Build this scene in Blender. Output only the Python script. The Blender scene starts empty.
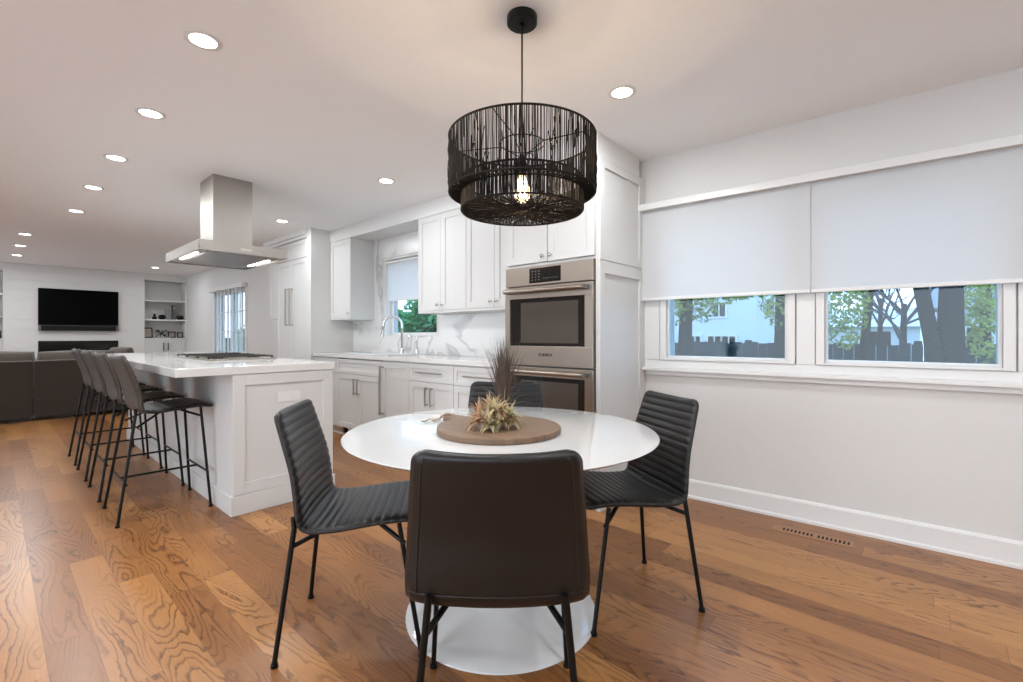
import bpy, bmesh, math, random
from mathutils import Matrix, Vector
random.seed(7)
C = bpy.context.scene.collection
PI = math.pi
CAMZ, FPX, YAW, HY = 1.133, 465.2, 0.84228, 335.6
SN, CS = math.sin(YAW), math.cos(YAW)

# ------------------------------------------------------------------ materials
def new_mat(name):
    m = bpy.data.materials.new(name); m.use_nodes = True
    nt = m.node_tree; b = nt.nodes['Principled BSDF']
    return m, nt, b
def N(nt, t, **kw):
    n = nt.nodes.new(t)
    for k, v in kw.items(): setattr(n, k, v)
    return n
def simple(name, col, rough=.5, metal=0, noise=0, nscale=30, bump=0, bscale=200, coat=0, spec=.5, sheen=0):
    m, nt, b = new_mat(name)
    b.inputs['Base Color'].default_value = (*col, 1)
    b.inputs['Roughness'].default_value = rough
    b.inputs['Metallic'].default_value = metal
    b.inputs['Coat Weight'].default_value = coat
    b.inputs['Specular IOR Level'].default_value = spec
    b.inputs['Sheen Weight'].default_value = sheen
    tc = N(nt, 'ShaderNodeTexCoord')
    n = N(nt, 'ShaderNodeTexNoise'); n.inputs['Scale'].default_value = nscale
    nt.links.new(tc.outputs['Object'], n.inputs['Vector'])
    mx = N(nt, 'ShaderNodeMix', data_type='RGBA')
    k = noise if noise else .015
    mx.inputs['A'].default_value = (*[c*(1-k) for c in col], 1)
    mx.inputs['B'].default_value = (*[min(1, c*(1+k)) for c in col], 1)
    nt.links.new(n.outputs['Fac'], mx.inputs['Factor'])
    nt.links.new(mx.outputs['Result'], b.inputs['Base Color'])
    if bump:
        n2 = N(nt, 'ShaderNodeTexNoise'); n2.inputs['Scale'].default_value = bscale
        nt.links.new(tc.outputs['Object'], n2.inputs['Vector'])
        bp = N(nt, 'ShaderNodeBump'); bp.inputs['Strength'].default_value = bump
        bp.inputs['Distance'].default_value = .002
        nt.links.new(n2.outputs['Fac'], bp.inputs['Height'])
        nt.links.new(bp.outputs['Normal'], b.inputs['Normal'])
    return m
def emis(name, col, strength):
    m, nt, b = new_mat(name)
    b.inputs['Base Color'].default_value = (*col, 1)
    b.inputs['Emission Color'].default_value = (*col, 1)
    b.inputs['Emission Strength'].default_value = strength
    return m

def floor_mat():
    m, nt, b = new_mat('oak_floor'); L = nt.links.new
    geo = N(nt, 'ShaderNodeTexCoord'); sp = N(nt, 'ShaderNodeSeparateXYZ'); L(geo.outputs['Object'], sp.inputs[0])
    def M(op, a, c=None, c2=None):
        n = N(nt, 'ShaderNodeMath', operation=op)
        for i, v in enumerate((a, c, c2)):
            if v is None: continue
            if isinstance(v, (int, float)): n.inputs[i].default_value = v
            else: L(v, n.inputs[i])
        return n.outputs[0]
    W = .13; BL = 1.25
    xr = M('DIVIDE', sp.outputs['X'], W); row = M('FLOOR', xr)
    wn = N(nt, 'ShaderNodeTexWhiteNoise', noise_dimensions='1D'); L(row, wn.inputs['W'])
    yy = M('ADD', M('DIVIDE', sp.outputs['Y'], BL), M('MULTIPLY', wn.outputs['Value'], 7.3))
    col = M('FLOOR', yy)
    cv = N(nt, 'ShaderNodeCombineXYZ'); L(row, cv.inputs[0]); L(col, cv.inputs[1])
    wid = N(nt, 'ShaderNodeTexWhiteNoise', noise_dimensions='3D'); L(cv.outputs[0], wid.inputs['Vector'])
    rid = wid.outputs['Value']
    # grain coordinates
    gc = N(nt, 'ShaderNodeCombineXYZ')
    L(M('MULTIPLY', sp.outputs['X'], 5.5), gc.inputs[0]); L(M('MULTIPLY', sp.outputs['Y'], .95), gc.inputs[1]); L(M('MULTIPLY', rid, 60), gc.inputs[2])
    n1 = N(nt, 'ShaderNodeTexNoise'); n1.inputs['Scale'].default_value = 1.0; n1.inputs['Detail'].default_value = 1.5; n1.inputs['Distortion'].default_value = .35
    L(gc.outputs[0], n1.inputs['Vector'])
    wc = N(nt, 'ShaderNodeCombineXYZ'); L(M('MULTIPLY', sp.outputs['X'], 60), wc.inputs[0]); L(M('MULTIPLY', sp.outputs['Y'], 14), wc.inputs[1])
    nw = N(nt, 'ShaderNodeTexNoise'); nw.inputs['Scale'].default_value = 1; nw.inputs['Detail'].default_value = 3; L(wc.outputs[0], nw.inputs['Vector'])
    ring = M('FRACT', M('MULTIPLY_ADD', n1.outputs['Fac'], 24, M('MULTIPLY', nw.outputs['Fac'], .9)))
    rr = N(nt, 'ShaderNodeValToRGB'); L(ring, rr.inputs[0])
    e = rr.color_ramp.elements; e[0].position = 0; e[0].color = (0, 0, 0, 1); e[1].position = .60; e[1].color = (.10, .10, .10, 1)
    k = rr.color_ramp.elements.new(.88); k.color = (1, 1, 1, 1); k = rr.color_ramp.elements.new(1.0); k.color = (.1, .1, .1, 1)
    # pores
    pc = N(nt, 'ShaderNodeCombineXYZ')
    L(M('MULTIPLY', sp.outputs['X'], 260), pc.inputs[0]); L(M('MULTIPLY', sp.outputs['Y'], 9), pc.inputs[1]); L(M('MULTIPLY', rid, 31), pc.inputs[2])
    n2 = N(nt, 'ShaderNodeTexNoise'); n2.inputs['Scale'].default_value = 1; n2.inputs['Detail'].default_value = 2; L(pc.outputs[0], n2.inputs['Vector'])
    # big tone variation
    nm = N(nt, 'ShaderNodeTexNoise'); nm.inputs['Scale'].default_value = 1.1; nm.inputs['Detail'].default_value = 3; L(gc.outputs[0], nm.inputs['Vector'])
    n3 = N(nt, 'ShaderNodeTexNoise'); n3.inputs['Scale'].default_value = 1.7; L(gc.outputs[0], n3.inputs['Vector'])
    tone = N(nt, 'ShaderNodeValToRGB'); L(rid, tone.inputs[0])
    e = tone.color_ramp.elements; e[0].color = (.21, .080, .021, 1); e[1].color = (.42, .198, .064, 1)
    k = tone.color_ramp.elements.new(.5); k.color = (.305, .128, .037, 1)
    dark = N(nt, 'ShaderNodeMix', data_type='RGBA', blend_type='MULTIPLY')
    L(tone.outputs[0], dark.inputs['A']); dark.inputs['B'].default_value = (.20, .12, .07, 1)
    L(M('MULTIPLY', M('MULTIPLY', rr.outputs[0], M('MULTIPLY_ADD', n2.outputs['Fac'], 1.3, .1)), M('MINIMUM', 1, M('MAXIMUM', .15, M('MULTIPLY_ADD', nm.outputs['Fac'], 4.5, -1.6)))), dark.inputs['Factor'])
    d2 = N(nt, 'ShaderNodeMix', data_type='RGBA', blend_type='MULTIPLY'); L(dark.outputs['Result'], d2.inputs['A'])
    v = M('MULTIPLY_ADD', n2.outputs['Fac'], .5, .72); v = M('MULTIPLY', v, M('MULTIPLY_ADD', n3.outputs['Fac'], .4, .85))
    cc = N(nt, 'ShaderNodeCombineColor'); L(v, cc.inputs[0]); L(v, cc.inputs[1]); L(v, cc.inputs[2])
    d2.inputs['Factor'].default_value = 1; L(cc.outputs[0], d2.inputs['B'])
    # seams
    def edge(fr, w):
        a = M('FRACT', fr); return M('LESS_THAN', M('MINIMUM', a, M('SUBTRACT', 1, a)), w)
    seam = M('MAXIMUM', edge(xr, .008), edge(yy, .0012))
    d3 = N(nt, 'ShaderNodeMix', data_type='RGBA'); L(M('MULTIPLY', seam, .55), d3.inputs['Factor']); L(d2.outputs['Result'], d3.inputs['A'])
    d3.inputs['B'].default_value = (.12, .05, .02, 1)
    L(d3.outputs['Result'], b.inputs['Base Color'])
    L(M('MULTIPLY_ADD', n2.outputs['Fac'], .16, .24), b.inputs['Roughness'])
    b.inputs['Coat Weight'].default_value = .05; b.inputs['Coat Roughness'].default_value = .2; b.inputs['Specular IOR Level'].default_value = .38
    bp = N(nt, 'ShaderNodeBump'); bp.inputs['Strength'].default_value = .25; bp.inputs['Distance'].default_value = .001
    L(M('SUBTRACT', 1, M('MAXIMUM', seam, M('MULTIPLY', rr.outputs[0], .4))), bp.inputs['Height']); L(bp.outputs[0], b.inputs['Normal'])
    return m

def marble_mat(name, base=(.72, .72, .71), vein=(.40, .41, .43), amt=.8, rough=.25):
    m, nt, b = new_mat(name); L = nt.links.new
    tc = N(nt, 'ShaderNodeTexCoord')
    mp = N(nt, 'ShaderNodeMapping'); mp.inputs['Rotation'].default_value = (.6, .2, .5); L(tc.outputs['Object'], mp.inputs[0])
    n = N(nt, 'ShaderNodeTexNoise'); n.inputs['Scale'].default_value = 1.1; n.inputs['Detail'].default_value = 4; n.inputs['Distortion'].default_value = .9
    L(mp.outputs[0], n.inputs['Vector'])
    r = N(nt, 'ShaderNodeValToRGB'); L(n.outputs['Fac'], r.inputs[0])
    e = r.color_ramp.elements; e[0].position = .475; e[0].color = (0, 0, 0, 1); e[1].position = .525; e[1].color = (0, 0, 0, 1)
    k = r.color_ramp.elements.new(.5); k.color = (1, 1, 1, 1)
    n2 = N(nt, 'ShaderNodeTexNoise'); n2.inputs['Scale'].default_value = 2.3; L(tc.outputs['Object'], n2.inputs['Vector'])
    r2 = N(nt, 'ShaderNodeValToRGB'); L(n2.outputs['Fac'], r2.inputs[0]); r2.color_ramp.elements[0].position = .38; r2.color_ramp.elements[1].position = .56
    mu = N(nt, 'ShaderNodeMath', operation='MULTIPLY'); L(r.outputs[0], mu.inputs[0]); L(r2.outputs[0], mu.inputs[1])
    mu2 = N(nt, 'ShaderNodeMath', operation='MULTIPLY'); L(mu.outputs[0], mu2.inputs[0]); mu2.inputs[1].default_value = amt
    mx = N(nt, 'ShaderNodeMix', data_type='RGBA'); mx.inputs['A'].default_value = (*base, 1); mx.inputs['B'].default_value = (*vein, 1)
    L(mu2.outputs[0], mx.inputs['Factor']); L(mx.outputs['Result'], b.inputs['Base Color'])
    b.inputs['Roughness'].default_value = rough
    return m

def steel_mat(name, col=(.62, .60, .57), rough=.27, stretch=(1, 60, 60), amp=.12):
    m, nt, b = new_mat(name); L = nt.links.new
    tc = N(nt, 'ShaderNodeTexCoord'); mp = N(nt, 'ShaderNodeMapping'); mp.inputs['Scale'].default_value = stretch
    L(tc.outputs['Object'], mp.inputs[0])
    n = N(nt, 'ShaderNodeTexNoise'); n.inputs['Scale'].default_value = 8; n.inputs['Detail'].default_value = 3; L(mp.outputs[0], n.inputs[0])
    r = N(nt, 'ShaderNodeMath', operation='MULTIPLY_ADD'); L(n.outputs['Fac'], r.inputs[0]); r.inputs[1].default_value = amp; r.inputs[2].default_value = rough-amp/2
    L(r.outputs[0], b.inputs['Roughness']); b.inputs['Metallic'].default_value = 1
    b.inputs['Base Color'].default_value = (*col, 1)
    b.inputs['Anisotropic'].default_value = .5
    return m

def board_mat():
    m, nt, b = new_mat('acacia_board'); L = nt.links.new
    tc = N(nt, 'ShaderNodeTexCoord'); mp = N(nt, 'ShaderNodeMapping'); mp.inputs['Scale'].default_value = (40, 3, 3); mp.inputs['Rotation'].default_value = (0, 0, .5)
    L(tc.outputs['Object'], mp.inputs[0])
    n = N(nt, 'ShaderNodeTexNoise'); n.inputs['Scale'].default_value = 1; n.inputs['Detail'].default_value = 4; L(mp.outputs[0], n.inputs[0])
    n2 = N(nt, 'ShaderNodeTexNoise'); n2.inputs['Scale'].default_value = 5; L(tc.outputs['Object'], n2.inputs[0])
    r = N(nt, 'ShaderNodeValToRGB'); L(n.outputs['Fac'], r.inputs[0])
    e = r.color_ramp.elements; e[0].position = .3; e[0].color = (.085, .052, .030, 1); e[1].position = .7; e[1].color = (.26, .140, .066, 1)
    mx = N(nt, 'ShaderNodeMix', data_type='RGBA'); L(n2.outputs['Fac'], mx.inputs['Factor']); L(r.outputs[0], mx.inputs['A']); mx.inputs['B'].default_value = (.18, .130, .095, 1)
    L(mx.outputs['Result'], b.inputs['Base Color']); b.inputs['Roughness'].default_value = .5
    return m

def leather_mat(name, col, rough=.42):
    return simple(name, col, rough, noise=.25, nscale=9, bump=.35, bscale=420, spec=.4)

def leaf_mat(name, c1, c2):
    m, nt, b = new_mat(name); L = nt.links.new
    tc = N(nt, 'ShaderNodeTexCoord'); n = N(nt, 'ShaderNodeTexNoise'); n.inputs['Scale'].default_value = 5; n.inputs['Detail'].default_value = 4
    L(tc.outputs['Object'], n.inputs[0]); r = N(nt, 'ShaderNodeValToRGB'); L(n.outputs['Fac'], r.inputs[0])
    e = r.color_ramp.elements; e[0].position = .35; e[0].color = (*c1, 1); e[1].position = .65; e[1].color = (*c2, 1)
    L(r.outputs[0], b.inputs['Base Color']); b.inputs['Roughness'].default_value = .6
    tr = N(nt, 'ShaderNodeBsdfTranslucent'); L(r.outputs[0], tr.inputs[0])
    mx = N(nt, 'ShaderNodeMixShader'); mx.inputs[0].default_value = .4
    L(b.outputs[0], mx.inputs[1]); L(tr.outputs[0], mx.inputs[2]); L(mx.outputs[0], nt.nodes['Material Output'].inputs[0])
    return m

def shade_mat(name='roller_fabric', t=.42, col=(.80, .805, .81)):
    m, nt, b = new_mat(name); L = nt.links.new
    b.inputs['Base Color'].default_value = (*col, 1); b.inputs['Roughness'].default_value = .8
    tc = N(nt, 'ShaderNodeTexCoord'); n = N(nt, 'ShaderNodeTexNoise'); n.inputs['Scale'].default_value = 300
    L(tc.outputs['Object'], n.inputs[0]); bp = N(nt, 'ShaderNodeBump'); bp.inputs['Strength'].default_value = .1; bp.inputs['Distance'].default_value = .001
    L(n.outputs['Fac'], bp.inputs['Height']); L(bp.outputs[0], b.inputs['Normal'])
    tr = N(nt, 'ShaderNodeBsdfTranslucent'); tr.inputs[0].default_value = (*col, 1)
    mx = N(nt, 'ShaderNodeMixShader'); mx.inputs[0].default_value = t
    L(b.outputs[0], mx.inputs[1]); L(tr.outputs[0], mx.inputs[2]); L(mx.outputs[0], nt.nodes['Material Output'].inputs[0])
    return m

def pane_mat(name, col):
    # thin tinted pane: transmits like a window, keeps a mirror-like reflection
    m, nt, b = new_mat(name); L = nt.links.new
    tr = N(nt, 'ShaderNodeBsdfTransparent'); tr.inputs[0].default_value = (*col, 1)
    gl = N(nt, 'ShaderNodeBsdfGlossy'); gl.inputs['Roughness'].default_value = .02
    lw = N(nt, 'ShaderNodeLayerWeight'); lw.inputs[0].default_value = .5
    p5 = N(nt, 'ShaderNodeMath', operation='POWER'); L(lw.outputs['Facing'], p5.inputs[0]); p5.inputs[1].default_value = 5
    ma = N(nt, 'ShaderNodeMath', operation='MULTIPLY_ADD'); L(p5.outputs[0], ma.inputs[0]); ma.inputs[1].default_value = .9; ma.inputs[2].default_value = .03
    mx = N(nt, 'ShaderNodeMixShader'); L(ma.outputs[0], mx.inputs[0]); L(tr.outputs[0], mx.inputs[1]); L(gl.outputs[0], mx.inputs[2])
    L(mx.outputs[0], nt.nodes['Material Output'].inputs[0]); nt.nodes.remove(b)
    return m

M_wall = simple('wall_paint', (.63, .62, .60), .6, bump=.05, bscale=500)
M_ceil = simple('ceiling_paint', (.91, .92, .92), .75, bump=.05, bscale=400)
M_trim = simple('trim_paint', (.70, .695, .68), .38)
M_cab = simple('cabinet_paint', (.61, .605, .59), .38)
M_floor = floor_mat()
M_marble = marble_mat('marble_backsplash')
M_quartz = marble_mat('quartz_counter', (.68, .67, .65), (.6, .6, .6), .35, .1)
M_steel = steel_mat('brushed_steel', (.36, .31, .262), .30, (60, 1, 60))
M_steelh = steel_mat('hood_steel', (.38, .355, .325), .42, (60, 60, 1), .03)
M_nickel = simple('satin_nickel', (.50, .47, .44), .3, 1)
M_chrome = simple('polished_chrome', (.72, .72, .72), .1, 1)
M_blackglass = simple('black_glass', (.012, .011, .010), .06, spec=.35)
M_ovenglass = simple('oven_window_glass', (.07, .06, .05), .10, spec=.5)
M_black = simple('black_metal', (.005, .0048, .0045), .38, spec=.2)
M_blackm = simple('black_matte', (.008, .0075, .007), .6, spec=.2)
M_iron = simple('cast_iron', (.03, .025, .022), .55, bump=.3)
M_leather = leather_mat('charcoal_leather', (.0105, .0096, .009), .34)
M_leatherb = leather_mat('black_leather_back', (.011, .009, .0075), .5)
M_stool = leather_mat('leather_with_glare', (.045, .036, .029), .45)  # brown-grey leatherette; light glare put into the colour as taupe
M_stoolseat = leather_mat('black_seat_leather', (.006, .0055, .005), .36)
M_tulip = simple('white_lacquer', (.62, .62, .61), .12, coat=.6)
M_board = board_mat()
M_rope = simple('jute_rope', (.40, .30, .20), .9, noise=.3)
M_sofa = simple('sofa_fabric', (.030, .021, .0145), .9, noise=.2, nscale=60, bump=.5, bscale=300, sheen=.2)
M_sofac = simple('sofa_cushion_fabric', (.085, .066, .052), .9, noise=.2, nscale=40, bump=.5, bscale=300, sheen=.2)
M_screen = simple('screen_glass', (.001, .001, .001), .3, spec=.04)
M_dkgrey = simple('dark_grey_plastic', (.10, .095, .09), .4)
M_string = simple('black_twine', (.010, .007, .005), .85, spec=.25, noise=.5, nscale=80)
M_lens = emis('downlight_lens', (1, .985, .96), 9)
M_strip = emis('hood_light_strip', (1, .98, .94), 7)
M_fil = emis('bulb_filament', (1, .62, .28), 90)
M_shade = shade_mat()
M_shade2 = shade_mat('kitchen_roller_fabric', .5, (.84, .86, .88))
M_pane = pane_mat('tinted_pane', (.56, .68, .77))
M_pane2 = pane_mat('clear_pane', (.66, .74, .80))
M_siding = simple('white_siding', (.60, .64, .68), .7)
M_roof = simple('grey_roof', (.25, .27, .30), .9, noise=.3)
M_snowroof = simple('pale_roof', (.55, .58, .62), .9, noise=.1)
M_fence = simple('fence_boards', (.028, .042, .050), .9, spec=.05, noise=.35, nscale=14)
M_bark = simple('tree_bark', (.022, .021, .020), .95, spec=.05, noise=.5, nscale=12, bump=.6, bscale=40)
M_barkp = simple('pale_twigs', (.08, .08, .09), .95, spec=.05, noise=.3)
M_leafg = leaf_mat('green_yellow_leaves', (.10, .19, .03), (.46, .52, .10))
M_leafd = leaf_mat('deep_green_leaves', (.05, .20, .08), (.16, .46, .18))
M_lawn = simple('lawn', (.07, .10, .04), .95, noise=.4, nscale=6)
M_bounce = simple('pale_bounce_ground', (.82, .82, .82), .9, noise=.1)
M_air = leaf_mat('air_plant_leaves', (.50, .28, .17), (.50, .40, .24))
M_airt = leaf_mat('air_plant_tips', (.66, .48, .34), (.36, .42, .18))
M_grass = simple('dried_grass', (.10, .07, .05), .8, noise=.6, nscale=50)
M_grassp = simple('pale_straw', (.55, .45, .32), .8, noise=.3)
M_pot = simple('white_stone_pot', (.72, .70, .67), .7, bump=.6, bscale=60)
M_photo = simple('photo_print', (.32, .27, .23), .5, noise=.8, nscale=45)
M_book = simple('dark_book', (.07, .065, .06), .6)
M_booklt = simple('grey_box', (.28, .27, .26), .6)
M_ventwood = simple('stained_oak', (.31, .145, .065), .4, noise=.2, nscale=20)
M_void = simple('slot_shade_black', (.004, .004, .004), .9)
M_filter = steel_mat('filter_steel', (.45, .44, .43), .35, (1, 60, 60))

# ------------------------------------------------------------------ geometry
XF = Matrix(((0, -1, 0, 0), (1, 0, 0, 0), (0, 0, 1, 0), (0, 0, 0, 1)))     # u->+Y, w->-X : faces looking to -X
YF = Matrix(((1, 0, 0, 0), (0, -1, 0, 0), (0, 0, 1, 0), (0, 0, 0, 1)))     # u->+X, w->-Y : faces looking to -Y
class MB:
    def __init__(s, M=None): s.bm = bmesh.new(); s.M = M or Matrix()
    def v(s, p): return s.bm.verts.new(s.M @ Vector(p))
    def box(s, x0, x1, y0, y1, z0, z1, b=0):
        P = [s.v((x, y, z)) for x in (x0, x1) for y in (y0, y1) for z in (z0, z1)]
        fs = []
        for q in ((0, 1, 3, 2), (4, 6, 7, 5), (0, 4, 5, 1), (2, 3, 7, 6), (0, 2, 6, 4), (1, 5, 7, 3)):
            fs.append(s.bm.faces.new([P[i] for i in q]))
        if b:
            es = list({e for f in fs for e in f.edges})
            bmesh.ops.bevel(s.bm, geom=es, offset=b, segments=2, profile=.6, affect='EDGES', clamp_overlap=True)
        return s
    def prism(s, pts, a0, a1, axis='z'):
        def mk(p, a):
            return {'z': (p[0], p[1], a), 'y': (p[0], a, p[1]), 'x': (a, p[0], p[1])}[axis]
        A = [s.v(mk(p, a0)) for p in pts]; B = [s.v(mk(p, a1)) for p in pts]
        s.bm.faces.new(A); s.bm.faces.new(B[::-1]); n = len(pts)
        for i in range(n): s.bm.faces.new((A[i], A[(i+1) % n], B[(i+1) % n], B[i]))
        return s
    def tube(s, pts, r, n=10, cap=True):
        pts = [Vector(p) for p in pts]; rs = r if isinstance(r, (list, tuple)) else [r]*len(pts)
        rings = []; up = None
        for i, p in enumerate(pts):
            d = (pts[min(i+1, len(pts)-1)]-pts[max(i-1, 0)]).normalized()
            if up is None: up = Vector((0, 0, 1)) if abs(d.z) < .9 else Vector((1, 0, 0))
            a = d.cross(up).normalized(); b_ = d.cross(a).normalized(); up = -b_ if False else up
            rings.append([s.v(p+rs[i]*(math.cos(t)*a+math.sin(t)*b_)) for t in [2*PI*k/n for k in range(n)]])
        for A, B in zip(rings, rings[1:]):
            for k in range(n): s.bm.faces.new((A[k], A[(k+1) % n], B[(k+1) % n], B[k]))
        if cap: s.bm.faces.new(rings[0]); s.bm.faces.new(rings[-1][::-1])
        return s
    def lathe(s, prof, c=(0, 0, 0), n=48, closed=False):
        rings = []
        for r, z in prof:
            if r < 1e-6: rings.append([s.v((c[0], c[1], c[2]+z))])
            else: rings.append([s.v((c[0]+r*math.cos(2*PI*k/n), c[1]+r*math.sin(2*PI*k/n), c[2]+z)) for k in range(n)])
        pr = list(zip(rings, rings[1:])) + ([(rings[-1], rings[0])] if closed else [])
        for A, B in pr:
            for k in range(n):
                q = [A[k % len(A)], A[(k+1) % len(A)], B[(k+1) % len(B)], B[k % len(B)]]
                u = []
                for x in q:
                    if x not in u: u.append(x)
                if len(u) > 2:
                    try: s.bm.faces.new(u)
                    except ValueError: pass
        return s
    def grid(s, rows, closeu=False):
        V = [[s.v(p) for p in r] for r in rows]
        for A, B in zip(V, V[1:]):
            m = len(A)
            for k in range(m if closeu else m-1):
                s.bm.faces.new((A[k], A[(k+1) % m], B[(k+1) % m], B[k]))
        return s
    def sphere(s, c, r, sx=1, sy=1, sz=1, n=16):
        prof = [(r*math.sin(PI*i/n), -r*math.cos(PI*i/n)) for i in range(n+1)]; prof[0] = (0, -r); prof[-1] = (0, r)
        old = set(s.bm.verts)
        s.lathe([(a, z*sz) for a, z in prof], c, n=n*2)
        return s
WM = {}
def build(name, mb, mat, parent=None, smooth=0, bevel=0, sub=0):
    bm = mb.bm
    bmesh.ops.remove_doubles(bm, verts=bm.verts, dist=1e-5)
    bmesh.ops.recalc_face_normals(bm, faces=bm.faces)
    if parent is not None:
        bm.transform(WM[parent.name].inverted())
    me = bpy.data.meshes.new(name); bm.to_mesh(me); bm.free()
    if smooth:
        me.polygons.foreach_set('use_smooth', [True]*len(me.polygons))
    o = bpy.data.objects.new(name, me); C.objects.link(o); me.materials.append(mat)
    if parent is not None: o.parent = parent; WM[o.name] = WM[parent.name]
    else: WM[o.name] = Matrix()
    if bevel:
        m = o.modifiers.new('bevel', 'BEVEL'); m.width = bevel; m.segments = 2; m.limit_method = 'ANGLE'; m.angle_limit = .6
    if smooth == 2:
        me.set_sharp_from_angle(angle=math.radians(35))
    if sub:
        m = o.modifiers.new('sub', 'SUBSURF'); m.levels = sub; m.render_levels = sub
    return o
def thing(name, label, cat, loc=(0, 0, 0), rz=0, group=None):
    o = bpy.data.objects.new(name, None); C.objects.link(o); o.location = loc; o.rotation_euler = (0, 0, rz)
    o.empty_display_size = .1
    WM[o.name] = Matrix.Translation(loc) @ Matrix.Rotation(rz, 4, 'Z')
    o['label'] = label; o['category'] = cat
    if group: o['group'] = group
    return o
def tag(o, label, cat, group=None):
    o['label'] = label; o['category'] = cat
    if group: o['group'] = group
    return o
def struct(name, mb, mat, **k):
    o = build(name, mb, mat, **k); o['kind'] = 'structure'; return o
def recenter(o, loc):
    """put the origin of a one-mesh thing at loc"""
    o.data.transform(Matrix.Translation(-Vector(loc))); o.location = loc; WM[o.name] = Matrix.Translation(loc); return o
def dup(root, loc, rz, label, group=None):
    r = root.copy(); C.objects.link(r); r.location = loc; r.rotation_euler = (0, 0, rz); r['label'] = label
    if group: r['group'] = group
    for ch in root.children:
        c = ch.copy(); C.objects.link(c); c.parent = r
        for g in ch.children:
            d = g.copy(); C.objects.link(d); d.parent = c
    return r
def area(name, loc, size, energy, col=(1, 1, 1), rot=(0, 0, 0), shape='DISK', sy=None, spread=PI):
    l = bpy.data.lights.new(name, 'AREA'); l.shape = shape; l.size = size; l.energy = energy; l.color = col; l.spread = spread
    if sy: l.size_y = sy
    o = bpy.data.objects.new(name, l); C.objects.link(o); o.location = loc; o.rotation_euler = rot
    return o
def at(px, d):
    """ground position d metres ahead of the camera in the direction of picture column px"""
    u = (px-511.5)/FPX
    return ((SN+CS*u)*d, (CS-SN*u)*d)

# ------------------------------------------------------------------ the shell
H = 2.44
WT = .15
struct('floor', MB().box(-3.6, 3.6, -3.2, 12.9, -.12, 0), M_floor)
struct('ceiling', MB().box(-3.6, 3.6, -3.2, 12.9, H, H+.12), M_ceil)
# window wall: slightly turned; local x along the wall (towards the kitchen), y outwards
WDIR = Vector((-math.sin(.05327), math.cos(.05327), 0)); WOUT = Vector((math.cos(.05327), math.sin(.05327), 0))
WP = Vector((3.25, 1.265, 0))
WW = Matrix(((WDIR.x, WOUT.x, 0, WP.x), (WDIR.y, WOUT.y, 0, WP.y), (0, 0, 1, 0), (0, 0, 0, 1)))
w0 = .015
K1 = (.132, -.622); K2 = (-.816, -1.548); ZG0, ZG1 = .976, 2.0      # rough openings
kl, kr = .32, -4.4
mb = MB(WW)
mb.box(kr, kl, w0, w0+WT, 0, ZG0-.0); mb.box(kr, kl, w0, w0+WT, ZG1, H)
mb.box(K1[0], kl, w0, w0+WT, ZG0, ZG1); mb.box(K2[0], K1[1], w0, w0+WT, ZG0, ZG1); mb.box(kr, K2[1], w0, w0+WT, ZG0, ZG1)
struct('wall_right', mb, M_wall)
XK = 3.15
# kitchen wall with the sink window opening
SY0, SY1, SZ0, SZ1 = 3.867, 4.845, 1.135, 2.03
mb = MB()
mb.box(XK, XK+WT, 2.37, 5.6, 0, SZ0); mb.box(XK, XK+WT, 2.37, 5.6, SZ1, H); mb.box(3.25, 3.25+WT, 1.585, 2.37, 0, H)
mb.box(XK, XK+WT, 2.37, SY0, SZ0, SZ1); mb.box(XK, XK+WT, SY1, 5.6, SZ0, SZ1)
struct('wall_kitchen', mb, M_wall)
# return wall beside the fridge, then the living-room side wall with a glazed door
struct('wall_return', MB().box(2.585, XK+WT, 5.56, 5.66, 0, H), M_wall)
XL = 2.9; DY0, DY1, DZ = 8.66, 10.25, 1.95
mb = MB()
mb.box(XL, XL+WT, 6.98, DY0, 0, H); mb.box(XL, XL+WT, DY1, 12.9, 0, H); mb.box(XL, XL+WT, DY0, DY1, DZ, H)
mb.box(XL, XK+WT, 6.98, 7.1, 0, H); mb.box(XK, XK+WT, 5.66, 6.98, 0, H)
struct('wall_living', mb, M_wall)
# television wall: two niches
YT = 12.2
def shiplap(x0, x1, z0, z1):
    m = MB(); z = z0
    while z < z1-.01:
        t = min(z+.178, z1); m.box(x0, x1, YT, YT+.1, z+.003, t-.003); z += .178
    m.box(x0, x1, YT+.008, YT+.1, z0, z1)
    return m
struct('wall_far', shiplap(.215, 2.06, 0, H), M_wall)
mb = MB()
mb.box(-3.6, 2.915, YT+.36, YT+.46, 0, H)
for a, b_ in ((-.65, -.56), (.15, .215), (2.06, 2.15), (2.87, 2.915)): mb.box(a, b_, YT, YT+.36, 0, H)
mb.box(-.56, .15, YT, YT+.36, 2.30, H); mb.box(2.15, 2.87, YT, YT+.36, 2.30, H)
mb.box(-3.6, -.65, YT, YT+.36, 0, H)
struct('wall_niches', mb, M_wall)
# unseen left and back walls; unglazed gaps added on the left for daylight
mb = MB()
mb.box(-3.6, -3.45, -3.2, 12.9, 0, .08); mb.box(-3.6, -3.45, -3.2, 12.9, 2.3, H)
for a, b_ in ((-3.2, -2.6), (.6, 1.0), (4.0, 9.6), (12.2, 12.9)): mb.box(-3.6, -3.45, a, b_, .08, 2.3)
struct('wall_left', mb, M_wall)
mb = MB()
mb.box(-3.6, 3.6, -3.2, -3.05, 0, H)
struct('wall_back', mb, M_wall)

# soffits
mb = MB()
mb.prism([(2.83, 5.56), (3.2, 5.56), (3.2, 1.585), (2.595, 1.572), (2.595, 2.365), (2.83, 2.365)], 2.292, H)
struct('trim_1', mb, M_trim)
mb = MB().box(2.585, 3.25, 5.66, 6.98, 2.34, H)
mb.box(2.56, 2.585, 5.66, 6.98, 2.38, H); struct('trim_2', mb, M_trim)

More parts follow.
